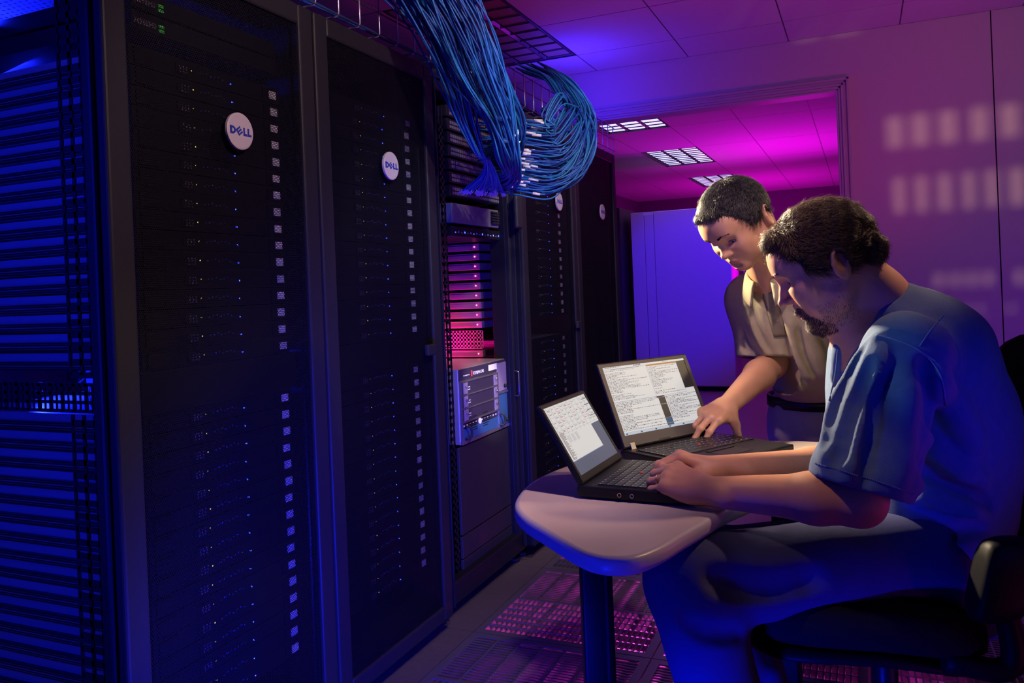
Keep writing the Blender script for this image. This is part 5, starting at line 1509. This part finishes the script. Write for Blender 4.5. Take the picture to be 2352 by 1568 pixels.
# beard and moustache: short strands on the chin, jaw and upper lip
def beard(h, parent, Vt, F, n):
    tri = Vt[F]; C = tri.mean(1); nr = np.cross(tri[:, 1]-tri[:, 0], tri[:, 3]-tri[:, 0]); ar = np.linalg.norm(nr, axis=1)+1e-12; nr /= ar[:, None]
    f, l, u = h.loc(C)
    ok = ((f > 0.055) & (u < -0.080) & (u > -0.125) & (abs(l) < 0.04)) | ((f > 0.07) & (u < -0.045) & (u > -0.100) & (abs(l) > 0.020) & (abs(l) < 0.040)) | ((f > 0.088) & (u < -0.044) & (u > -0.057) & (abs(l) < 0.030))
    jaw = (f > 0.0) & (f <= 0.07) & (u < -0.055) & (u > -0.12) & (np.abs(l) > 0.02)
    w_ = ar*(ok*1.0 + jaw*0.25); idx = RNG.choice(len(F), n, p=w_/w_.sum()); vs, fs = [], []
    for i in idx:
        p = C[i]-nr[i]*0.001; d = nrm(-h.U*0.8 + h.F*0.25 + nr[i]*0.55 + RNG.normal(0, .25, 3)); L = RNG.uniform(0.006, 0.012)*(0.5 if jaw[i] else 1.0); sd = nrm(np.cross(d, nr[i])+1e-6); w2 = 0.00045
        b0 = len(vs); vs += [p-sd*w2, p+sd*w2, p+nr[i]*w2, p+d*L]; fs += [(b0, b0+1, b0+3), (b0+1, b0+2, b0+3), (b0+2, b0, b0+3)]
    W = unK(np.array(vs))-np.array(parent.location); me = bpy.data.meshes.new('beard'); me.from_pydata(W.tolist(), [], fs); me.materials.append(MATS['beard']); me.update()
    o = bpy.data.objects.new('beard', me); COL.objects.link(o); o.parent = parent
beard(ha, seated, Vt, F, 5200)
from mathutils.bvhtree import BVHTree
def face_lines(h, parent, m_, Vt, F, n=520, thick=0.0005):
    """eyebrows and lash lines laid on the face"""
    f_, l_, u_ = h.loc(Vt[F[:, 0]]); k_ = (f_ > 0.06) & (abs(l_) < 0.06) & (u_ > -0.02) & (u_ < 0.06); Fk = F[k_]
    ids, inv = np.unique(Fk, return_inverse=True); bvh = BVHTree.FromPolygons([tuple(x) for x in Vt[ids]], [tuple(int(i) for i in q) for q in inv.reshape(-1, 4)])
    def on(l, u):
        o_ = h.p(0.16, l, u); hit = bvh.ray_cast(Vector(o_), Vector(-h.F)); return None if hit[0] is None else (np.array(hit[0]), h.F)
    vs, fs = [], []
    for sd in (1, -1):
        for k in range(n//2):
            t = RNG.rand(); q = on((0.012+0.036*t)*sd, 0.0335+0.0065*math.sin(t*2.5)+RNG.uniform(-.0028, .0028)*(1-0.6*t))
            if q is None: continue
            p = q[0]-h.F*0.0005; d = nrm(h.L*sd*0.9 + h.F*(0.15-0.9*t) + h.U*RNG.uniform(-.1, .5)*(1-t)); L = 0.006; sdv = nrm(np.cross(d, h.F)); w2 = thick
            b0 = len(vs); vs += [p-sdv*w2, p+sdv*w2, p+h.F*w2*1.5, p+d*L+h.F*0.0004]; fs += [(b0, b0+1, b0+3), (b0+1, b0+2, b0+3), (b0+2, b0, b0+3)]
    W = unK(np.array(vs))-np.array(parent.location); me = bpy.data.meshes.new('brow_hair'); me.from_pydata(W.tolist(), [], fs); me.materials.append(MATS[m_]); me.update()
    o = bpy.data.objects.new('brow_hair', me); COL.objects.link(o); o.parent = parent
    b = MB()
    for sd in (1, -1):
        pts = []
        for t in np.linspace(0, 1, 9):
            q = on((0.0185+0.025*t)*sd, 0.0098+0.0042*math.sin(math.pi*t)-0.001*t)
            if q is not None: pts.append(Vector(unK(q[0]+h.F*0.0003)))
        if len(pts) > 2: b.tube(pts, 0.0009, 5)
    if b.v: b.build('eyelashes', 'hair_base_b', parent)
face_lines(ha, seated, 'hair_a', Vt, F)
# wedding ring on the near hand
js = tipsN[2]; rc = js[0]+(js[1]-js[0])*0.45; ax_ = nrm(js[1]-js[0]); o1 = nrm(np.cross(ax_, V(0, 0, 1))); o2 = np.cross(ax_, o1)
MB().tube([Vector(unK(rc+o1*0.0100*math.cos(6.2832*k/24)+o2*0.0100*math.sin(6.2832*k/24))) for k in range(25)], 0.0013, 6).build('ring', 'gold', seated)

# denim shirt
v = Vol([[(K(1820,1000,1.3)[0], K(2345,1000,1.75)[0], 0.0042)], [(1.22, 2.06, 0.0042)], [(0.56, 1.24, 0.0042)]])
chest = K(2060, 880, 1.67)
v.ell(K(2075, 860, 1.67), (0.140, 0.205, 0.165), None, 0)
v.ell(K(2120, 800, 1.67), (0.105, 0.180, 0.110), None, 0.06)
v.ell(K(2110, 1010, 1.66), (0.165, 0.185, 0.19), None, 0.06)
v.ell(K(2105, 1190, 1.64), (0.165, 0.18, 0.14), None, 0.06)
v.ell(K(2165, 1010, 1.66), (0.125, 0.17, 0.20), None, 0.06)
v.cap(K(2040, 730, 1.67), K(2070, 800, 1.67), 0.070, 0.10, 0.05)
for sh, dd in ((shN, 1), (shF, -1)):
    v.ell(sh+V(0.01, 0, 0.0), (0.078, 0.070, 0.072), None, 0.05)
# sleeves
hemN = K(1982, 1100, 1.40); hemF = K(1975, 985, 1.76)
v.cap(shN, hemN, 0.070, 0.091, 0.035, flat=(V(0, 1, 0), 0.80)); v.cap(shF, hemF, 0.066, 0.076, 0.03, flat=(V(0, 1, 0), 0.8))
# folds: ridges and creases laid over the cloth
def fold(pts, r, k=0.02, mode='add', sink=0.35): v.fold(pts, r, k, mode, sink)
fold([(2015, 780), (1965, 870), (1925, 960), (1900, 1050)], 0.016, 0.02)
fold([(2030, 800), (2000, 880), (1965, 980), (1945, 1100)], 0.014, 0.02)
fold([(2000, 830), (1965, 920), (1935, 1010), (1922, 1060)], 0.010, 0.014, 'sub', 0.1)
fold([(1985, 790), (1940, 870), (1905, 960), (1890, 1020)], 0.008, 0.014, 'sub', 0.1)
fold([(2040, 860), (2010, 960), (1990, 1110)], 0.010, 0.016, 'sub', 0.1)
fold([(2080, 860), (2075, 960), (2060, 1120)], 0.012, 0.03, 'add', 0.6)
fold([(1965, 750), (1935, 800), (1915, 870)], 0.012, 0.015)
fold([(2125, 830), (2138, 900), (2135, 980)], 0.009, 0.02, 'sub', 0.0)
fold([(2150, 870), (2200, 950), (2230, 1050)], 0.016, 0.03, 'add', 0.5)
fold([(2120, 1000), (2180, 1060), (2250, 1100)], 0.016, 0.025)
fold([(2110, 1060), (2180, 1120), (2270, 1160)], 0.013, 0.02, 'sub', 0.1)
fold([(2100, 1110), (2160, 1160), (2250, 1190)], 0.016, 0.025)
fold([(2110, 1180), (2180, 1215), (2260, 1215)], 0.013, 0.02, 'sub', 0.1)
fold([(1930, 1215), (1985, 1225), (2040, 1185)], 0.012, 0.02)
fold([(2062, 1170), (2045, 1230), (2040, 1280)], 0.012, 0.02)
fold([(1990, 1180), (2010, 1240), (2060, 1300)], 0.010, 0.015, 'sub', 0.1)
fold([(2090, 1230), (2110, 1290), (2150, 1330)], 0.014, 0.02)
v.ripple(lambda X, Y, Z: 0.0018*np.sin(38*X+22*Z+9*Y)*np.sin(31*Z-17*Y+3) + 0.0009*np.sin(95*X-60*Z+40*Y))
# cut the near sleeve cleanly along its hem and hollow it
n_ = nrm(V(-0.32, -0.10, -0.95)); pp = K(1985, 1127, 1.36)
sl = v._sl(np.minimum(hemN, elN)-V(.16, .16, .10), np.maximum(hemN, elN)+V(.13, .13, .02)); X, Y, Z = v._grid(sl)
dpl = ((X-pp[0])*n_[0]+(Y-pp[1])*n_[1]+(Z-pp[2])*n_[2]).astype(np.float32)
v.d[sl] = np.where((Y < 1.49), np.maximum(v.d[sl], dpl), v.d[sl])
ai = nrm(hemN-shN); v.cap(hemN+ai*0.025+V(0.012, 0, 0), hemN+ai*0.10+V(0.012, 0, 0), 0.056, 0.066, 0.004, 'sub', flat=(V(0, 1, 0), 0.78))
# neck opening
v.cap(K(2010, 690, 1.67), ha.p(-0.02, 0, -0.04), 0.068, 0.070, 0.004, 'sub')
v.cap(K(1975, 750, 1.665), K(1940, 700, 1.66), 0.052, 0.075, 0.01, 'sub')
v.plane(K(2100, 1335, 1.6), V(-0.30, 0, -1))
sV, sF = largest(*v.mesh(1)); del v
shirt = emit_mesh('shirt', sV, sF, ['denim'], seated)
# collar: a folded band round the neck
def ribbon(parent, name, rows, mats, th=0.003, closed=False):
    """rows: list of rows of K points; makes a thick sheet"""
    R_ = np.array(rows); nr_, nc = R_.shape[:2]
    e1 = np.gradient(R_, axis=0); e2 = np.gradient(R_, axis=1); n_ = np.cross(e1, e2); n_ /= np.linalg.norm(n_, axis=2, keepdims=True)+1e-9
    A, B = R_+n_*th/2, R_-n_*th/2; vs = np.concatenate([A.reshape(-1, 3), B.reshape(-1, 3)]); o = nr_*nc; fs = []
    for i in range(nr_-1):
        for j in range(nc-1): a = i*nc+j; fs.append((a, a+nc, a+nc+1, a+1)); fs.append((o+a, o+a+1, o+a+nc+1, o+a+nc))
    for j in range(nc-1): a = j; fs.append((a, a+1, o+a+1, o+a)); a = (nr_-1)*nc+j; fs.append((a, o+a, o+a+1, a+1))
    for i in range(nr_-1): a = i*nc; fs.append((a, o+a, o+a+nc, a+nc)); a = i*nc+nc-1; fs.append((a, a+nc, o+a+nc, o+a))
    return emit_mesh(name, vs, np.array(fs), mats, parent)
def collar(parent, name, stations, m_, th=0.004):
    """stations round the neck: (stand top point, fold lower edge point)"""
    top = spline([s_[0] for s_ in stations], 40); low = spline([s_[1] for s_ in stations], 40)
    rows = [[t_*(1-q)+l_*q + 0*t_ for q in (0, .25, .5, .75, 1.0)] for t_, l_ in zip(top, low)]
    return ribbon(parent, name, rows, [m_], th)
def ring_collar(parent, name, C, up, fw, r1, r2, hgt, m_, openang=24, tip=0.030, th=0.005, drop=0.030):
    """folded collar round the neck: C centre, up along the neck, fw to the throat"""
    up = nrm(up); fw = nrm(fw-up*np.dot(fw, up)); sd = np.cross(up, fw); rows = []; N_ = 56
    for i in range(N_+1):
        s_ = i/N_; ph = math.radians(openang + (360-2*openang)*s_); cf = max(0.0, math.cos(ph))
        d = fw*math.cos(ph)*1.05 + sd*math.sin(ph); e = min(s_, 1-s_)
        tp = max(0.0, 1-e/0.16)
        top = C + d*r1 + up*(hgt*(0.62+0.38*(1-cf)) - cf*0.012); low = C + d*(r2+0.006*tp) - up*(drop + tip*tp**1.5) + fw*0.010*tp
        inner = C + d*(r1-0.006) + up*(-0.010)
        rows.append([inner, inner*0.4+top*0.6-d*0.001, top + d*0.001, top*0.75+low*0.25+d*0.004, top*0.4+low*0.6+d*0.003, low])
    return ribbon(parent, name, rows, [m_], th)
ring_collar(seated, 'collar', K(2015, 735, 1.67), V(-0.50, 0.08, 0.86), V(-0.86, 0.28, -0.45), 0.066, 0.092, 0.030, 'denim', 20, 0.034)
# stitched seams: yoke, armhole, hem, placket
from mathutils.bvhtree import BVHTree
def seam(parent, name, V_, F_, uv, mats, r=0.0016, n=40, off=0.0008, dash=False):
    """a stitched line laid over the cloth where seen through the picture points, then projected on the surface"""
    bvh = BVHTree.FromPolygons([tuple(x) for x in unK(V_)], [tuple(f) for f in F_])
    pts = []
    sp_ = spline([(u, v_, 0) for u, v_ in uv], n)
    for q in sp_:
        o_ = Vector((0, 0, H)); d_ = (at(q[0], q[1], 1.0)-o_).normalized()
        hit = bvh.ray_cast(o_, d_)
        if hit[0] is not None: pts.append(hit[0]+hit[1]*off*(1 if hit[1].dot(d_) < 0 else -1))
    if len(pts) < 3: return
    b = MB()
    if dash:
        for a, c in zip(pts[:-1], pts[1:]):
            if (c-a).length < 0.04: b.tube([a, a+(c-a)*0.6], r, 5)
    else:
        seg = [pts[0]]
        for c in pts[1:]:
            if (c-seg[-1]).length > 0.04:
                if len(seg) > 1: b.tube(seg, r, 6)
                seg = [c]
            else: seg.append(c)
        if len(seg) > 1: b.tube(seg, r, 6)
    return b.build(name, mats, parent)
seam(seated, 'yoke_seam', sV, sF, [(2012, 770), (2060, 782), (2105, 800), (2150, 830)], 'denim_seam')
seam(seated, 'shoulder_seam', sV, sF, [(2168, 722), (2140, 755), (2112, 795)], 'denim_seam')
seam(seated, 'armhole_seam', sV, sF, [(2105, 800), (2140, 830), (2162, 870), (2172, 930)], 'denim_seam')
seam(seated, 'hem_stitching', sV, sF, [(1872, 1063), (1940, 1083), (2030, 1110), (2102, 1135)], 'denim_seam', 0.0011, 60, dash=True)
seam(seated, 'placket_seam', sV, sF, [(1925, 800), (1918, 860), (1905, 920)], 'denim_seam', 0.0012)
# trousers and shoes
v = Vol([[(K(1480,1300,1.5)[0]-0.05, K(2330,1300,1.75)[0], 0.0055)], [(1.28, 1.98, 0.0055)], [(0.06, 0.80, 0.0055)]])
hN, hF = K(2120, 1278, 1.53), K(2100, 1270, 1.76)
kN, kF = K(1585, 1335, 1.42), K(1650, 1290, 1.72)
aN = K(1720, 1850, 1.38); aF = K(1800, 1760, 1.74)
v.ell(K(2140, 1320, 1.64), (0.15, 0.19, 0.12), None, 0)
v.cap(hN, kN, 0.088, 0.078, 0.05); v.cap(hF, kF, 0.095, 0.072, 0.05)
v.cap(kN, aN, 0.076, 0.070, 0.03); v.cap(kF, aF, 0.070, 0.062, 0.03)
def tf(pts, r, k=0.02, mode='add'): v.fold([(p[0], p[1]) for p in pts], r, k, mode, 0.2)
tf([(1560, 1420, 1.36), (1620, 1450, 1.33), (1700, 1455, 1.35)], 0.010, 0.02, 'sub')
tf([(1640, 1330, 1.34), (1760, 1350, 1.36), (1880, 1330, 1.40)], 0.012, 0.03, 'sub')
tf([(1720, 1450, 1.36), (1750, 1530, 1.32), (1770, 1620, 1.32)], 0.012, 0.03, 'sub')
v.ripple(lambda X, Y, Z: 0.0020*np.sin(30*X+26*Z+9*Y)*np.sin(23*Z-17*Y+3))
v.plane(K(1720, 1850, 1.38)+V(0, 0, 0.03), V(0, 0, -1))
tV, tF = largest(*v.mesh(1)); del v
emit_mesh('trousers', tV, tF, ['trouser_blue'], seated)
for (a, nm) in ((aN, 'near'), (aF, 'far')):
    q = Vector(unK(a)); fw = Vector(unK(V(-1, 0.05, 0))); b = MB()
    b.sphere((q.x+fw.x*0.07, q.y+fw.y*0.07, 0.045), (0.145, 0.048, 0.045), 20, 12, 0, (fw, Vector((-fw.y, fw.x, 0)), Vector((0, 0, 1))))
    b.tube([(q.x, q.y, 0.04), (q.x, q.y, max(0.12, q.z+0.04))], [0.05, 0.048], 14)
    b.build('shoe', 'leather', seated)

# ================================================================== standing man
base = unK(K(1850, 1000, 2.45))
stand = person('', (base[0], base[1], 0.0), 'standing young man in a khaki polo shirt leaning over the larger laptop')
hb = Head(K(1711, 513, 2.16), V(-0.66, -0.38, -0.62), V(-0.60, -0.22, 0.76), 1.0, 0.74)
D0 = 2.36
shR, shL = K(1722, 682, 2.46), K(1905, 690, 2.16)
elR, wrR = K(1772, 835, 2.34), K(1672, 930, 2.10)
nk = K(1772, 612, 2.28)
belly = K(1850, 830, 2.40); pel = K(1880, 985, 2.60)
v = Vol([[(K(1570,900,2.0)[0], K(1990,900,2.3)[0], 0.0032)], [(1.86, 2.64, 0.0036)], [(0.70, 0.90, 0.0033), (0.90, 1.14, 0.006), (1.14, 1.48, 0.0029)]])
build_head(v, hb, 1)
v.cap(hb.p(-0.025, 0, -0.030), nk, 0.054, 0.060, 0.03)
v.cap(hb.p(0.005, 0, -0.055), K(1775, 650, 2.28), 0.036, 0.045, 0.02)
v.cap(nk, K(1810, 740, 2.34), 0.058, 0.08, 0.04); v.cap(K(1810, 740, 2.34), pel, 0.075, 0.055, 0.05)
for sh in (shR, shL): v.cap(K(1810, 730, 2.3), sh, 0.06, 0.05, 0.04)
v.cap(shR, elR, 0.048, 0.042, 0.03)
mid = elR+(wrR-elR)*0.3; v.cap(elR, mid, 0.040, 0.042, 0.02); v.cap(mid, wrR, 0.042, 0.026, 0.02)
tipsR, PR_, RR_ = hand(v, wrR, K(1622, 962, 2.045)-wrR, V(-0.35, -0.65, 0.75), 1,
     [(18, 20, 12), (16, 22, 14), (30, 34, 22), (36, 40, 26)], [7, 3, -7, -15], [(0.018, 0.024, -0.008), (0.040, 0.055, -0.022), (0.062, 0.078, -0.034), (0.083, 0.092, -0.046)], 0.95)
Vt, F = largest(*v.mesh(1)); del v
def skinB(C):
    f, l, u = hb.loc(C); r = np.zeros(len(C), int)
    r[(f > 0.086) & (abs(l) < 0.024*(1-np.abs(u+0.0655)/0.03)) & (u < -0.0555) & (u > -0.0765)] = 1
    return r
emit_mesh('body', Vt, F, ['skin_b', 'lip'], stand, skinB)
eyes(hb, stand, 0.30)
face_lines(hb, stand, 'hair_base_b', Vt, F)
hv, hf = hair_mesh(hb, 1)
def combB(f, l, u):
    c0 = (-0.03, 0.0); df, dl = f-c0[0], l-c0[1]; r = math.hypot(df, dl)+1e-6
    if f > 0.062: return hb.F*0.55 + hb.L*l*4 - hb.U*0.75
    return hb.F*(df/r*0.9 + (0.4 if f > 0 else -0.1)) + hb.L*dl/r*0.8 - hb.U*0.35
sv, sf = strands(hv, hf, hb, 1, 24000, (0.010, 0.020), 0.00050, combB)
emit_hair('hair', ['hair_base_b', 'hair_b', 'hair_b_highlight'], stand, hv, hf, sv, sf)
# polo shirt
v = Vol([[(K(1660,900,2.3)[0], K(2080,900,2.3)[0], 0.0045)], [(1.98, 2.84, 0.0045)], [(0.78, 1.22, 0.0045)]])
v.ell(K(1818, 708, 2.35), (0.135, 0.190, 0.130), np.stack([nrm(V(.62, -.78, 0)), nrm(V(.78, .62, 0)), V(0, 0, 1)])[[1, 0, 2]], 0)
v.ell(K(1848, 790, 2.38), (0.150, 0.165, 0.17), None, 0.06)
v.ell(K(1880, 865, 2.46), (0.135, 0.150, 0.11), None, 0.06)
v.cap(nk+V(0.01, 0.01, -0.015), K(1810, 700, 2.33), 0.066, 0.10, 0.05)
for sh in (shR, shL): v.ell(sh, (0.070, 0.070, 0.066), None, 0.05)
hemR = K(1748, 808, 2.38)
v.cap(shR, hemR, 0.062, 0.074, 0.03)
def fb2(pts, r, k=0.02, mode='add', sink=0.35): v.fold(pts, r, k, mode, sink, 1.7)
fb2([(1712, 660), (1735, 760), (1790, 850), (1840, 890)], 0.015, 0.02)
fb2([(1700, 690), (1722, 780), (1770, 850)], 0.011, 0.014, 'sub', 0.1)
fb2([(1728, 650), (1760, 750), (1815, 860)], 0.011, 0.014, 'sub', 0.1)
fb2([(1740, 680), (1775, 770), (1830, 870)], 0.013, 0.02)
fb2([(1800, 760), (1825, 830), (1850, 880)], 0.011, 0.014, 'sub', 0.1)
fb2([(1812, 730), (1838, 810), (1862, 870)], 0.013, 0.02)
fb2([(1835, 760), (1856, 820), (1872, 860)], 0.010, 0.014, 'sub', 0.1)
fb2([(1855, 750), (1872, 810), (1890, 860)], 0.013, 0.02)
fb2([(1700, 760), (1712, 800), (1740, 820)], 0.010, 0.014, 'sub', 0.1)
v.ripple(lambda X, Y, Z: 0.0014*np.sin(38*X+12*Z+19*Y)*np.sin(21*Z-27*Y+3))
sl = v._sl(hemR-V(.12, .14, .12), hemR+V(.075, .12, .03)); X, Y, Z = v._grid(sl)
pp = K(1740, 822, 2.38); n_ = nrm(V(-0.10, -0.15, -1.0)); msk = X < K(1800, 820, 2.38)[0]
dpl = ((X-pp[0])*n_[0]+(Y-pp[1])*n_[1]+(Z-pp[2])*n_[2]).astype(np.float32); v.d[sl] = np.where(msk & (v.d[sl] < 9), np.maximum(v.d[sl], np.where(msk, dpl, -1)), v.d[sl])
v.cap(hemR+V(0, 0, -0.01), hemR+V(0, 0, -0.08), 0.050, 0.060, 0.004, 'sub')
v.cap(nk, hb.p(-0.02, 0, -0.04), 0.062, 0.066, 0.004, 'sub'); v.cap(K(1762, 640, 2.21), K(1742, 600, 2.15), 0.036, 0.045, 0.008, 'sub')
v.plane(K(1870, 915, 2.4), V(0.03, 0, -1))
pV, pF = largest(*v.mesh(1)); del v
emit_mesh('polo_shirt', pV, pF, ['khaki_shirt'], stand)
ring_collar(stand, 'collar', K(1770, 630, 2.262), V(-0.30, -0.25, 0.90), V(-0.62, -0.72, -0.35), 0.060, 0.083, 0.026, 'khaki_shirt', 22, 0.026)
def patch(parent, name, V_, F_, quad, m_, n=14, off=0.003):
    bvh = BVHTree.FromPolygons([tuple(x) for x in unK(V_)], [tuple(f) for f in F_]); rows = []
    for i in range(n+1):
        row = []
        for j in range(5):
            s_, t_ = i/n, j/4; a, b_, c_, d_ = [np.array(q, float) for q in quad]
            p = (a*(1-t_)+b_*t_)*(1-s_)+(d_*(1-t_)+c_*t_)*s_; o_ = Vector((0, 0, H)); dv = (at(p[0], p[1], 1)-o_).normalized(); hit = bvh.ray_cast(o_, dv)
            q = (hit[0]-dv*off) if hit[0] is not None else None
            row.append(None if q is None else np.array([np.dot(q, KR), np.dot(q, KF), q[2]]))
        if all(x is not None for x in row): rows.append(row)
    if len(rows) > 2: ribbon(parent, name, rows, [m_], 0.002)
patch(stand, 'placket', pV, pF, [(1750, 668), (1781, 668), (1806, 772), (1778, 774)], 'khaki_dark')
patch(stand, 'emblem', pV, pF, [(1826, 704), (1841, 704), (1843, 722), (1828, 722)], 'leather', 6, 0.0025)
bv_ = BVHTree.FromPolygons([tuple(x) for x in unK(pV)], [tuple(f) for f in pF])
for (u, v_) in ((1770, 690), (1784, 735)):
    o_ = Vector((0, 0, H)); dv = (at(u, v_, 1)-o_).normalized(); hit = bv_.ray_cast(o_, dv)
    if hit[0] is not None: MB().cyl(hit[0]-dv*0.002, hit[0]-dv*0.0055, 0.0052, 12).build('button', 'khaki_dark', stand)
# belt and trousers
v = Vol([[(K(1740,900,2.3)[0], K(2080,900,2.3)[0], 0.0055)], [(2.15, 2.86, 0.0055)], [(0.05, 0.98, 0.0055)]])
v.ell(K(1880, 960, 2.54), (0.150, 0.155, 0.15), None, 0)
v.cap(K(1850, 985, 2.52), K(1850, 1290, 2.6), 0.105, 0.075, 0.05); v.cap(K(1850, 1290, 2.6), K(1850, 1440, 2.62), 0.075, 0.07, 0.03)
v.cap(K(1930, 985, 2.50), K(1940, 1290, 2.5), 0.105, 0.075, 0.05); v.cap(K(1940, 1290, 2.5), K(1945, 1440, 2.52), 0.075, 0.07, 0.03)
v.cap(K(1800, 905, 2.50), K(1795, 1000, 2.48), 0.010, 0.010, 0.03)
v.chain([K(1805, 920, 2.42), K(1812, 980, 2.40), K(1800, 1030, 2.40)], [0.008]*3, 0.02, 'sub')
v.plane(K(1870, 897, 2.5), V(0, 0, 1)); v.plane(V(0, 0, 0.08), V(0, 0, -1))
v.ripple(lambda X, Y, Z: 0.0022*np.sin(30*X+16*Z+9*Y)*np.sin(23*Z-17*Y+3))
tV, tF = largest(*v.mesh(1)); del v
emit_mesh('trousers', tV, tF, ['trouser_grey'], stand)
c = K(1880, 915, 2.54); b = MB(); ring = []
for z0 in (-0.018, 0.018):
    for k in range(40): a = 2*math.pi*k/40; ring.append(Vector(unK(c+V(0.150*math.cos(a), 0.156*math.sin(a), z0))))
b.add(ring, [(k, (k+1) % 40, 40+(k+1) % 40, 40+k) for k in range(40)], 0, True); bl = b.build('belt', 'leather', stand)
sm_ = bl.modifiers.new('solid', 'SOLIDIFY'); sm_.thickness = 0.006; sm_.offset = 1
for (u, d_) in ((1850, 2.62), (1945, 2.52)):
    q = Vector(unK(K(u, 1440, d_))); fw = Vector(unK(nrm(V(-0.6, -0.5, 0)))); b = MB()
    b.sphere((q.x+fw.x*0.07, q.y+fw.y*0.07, 0.045), (0.14, 0.048, 0.045), 20, 12, 0, (fw, Vector((-fw.y, fw.x, 0)), Vector((0, 0, 1))))
    b.tube([(q.x, q.y, 0.04), (q.x, q.y, 0.12)], [0.05, 0.048], 14); b.build('shoe', 'leather', stand)
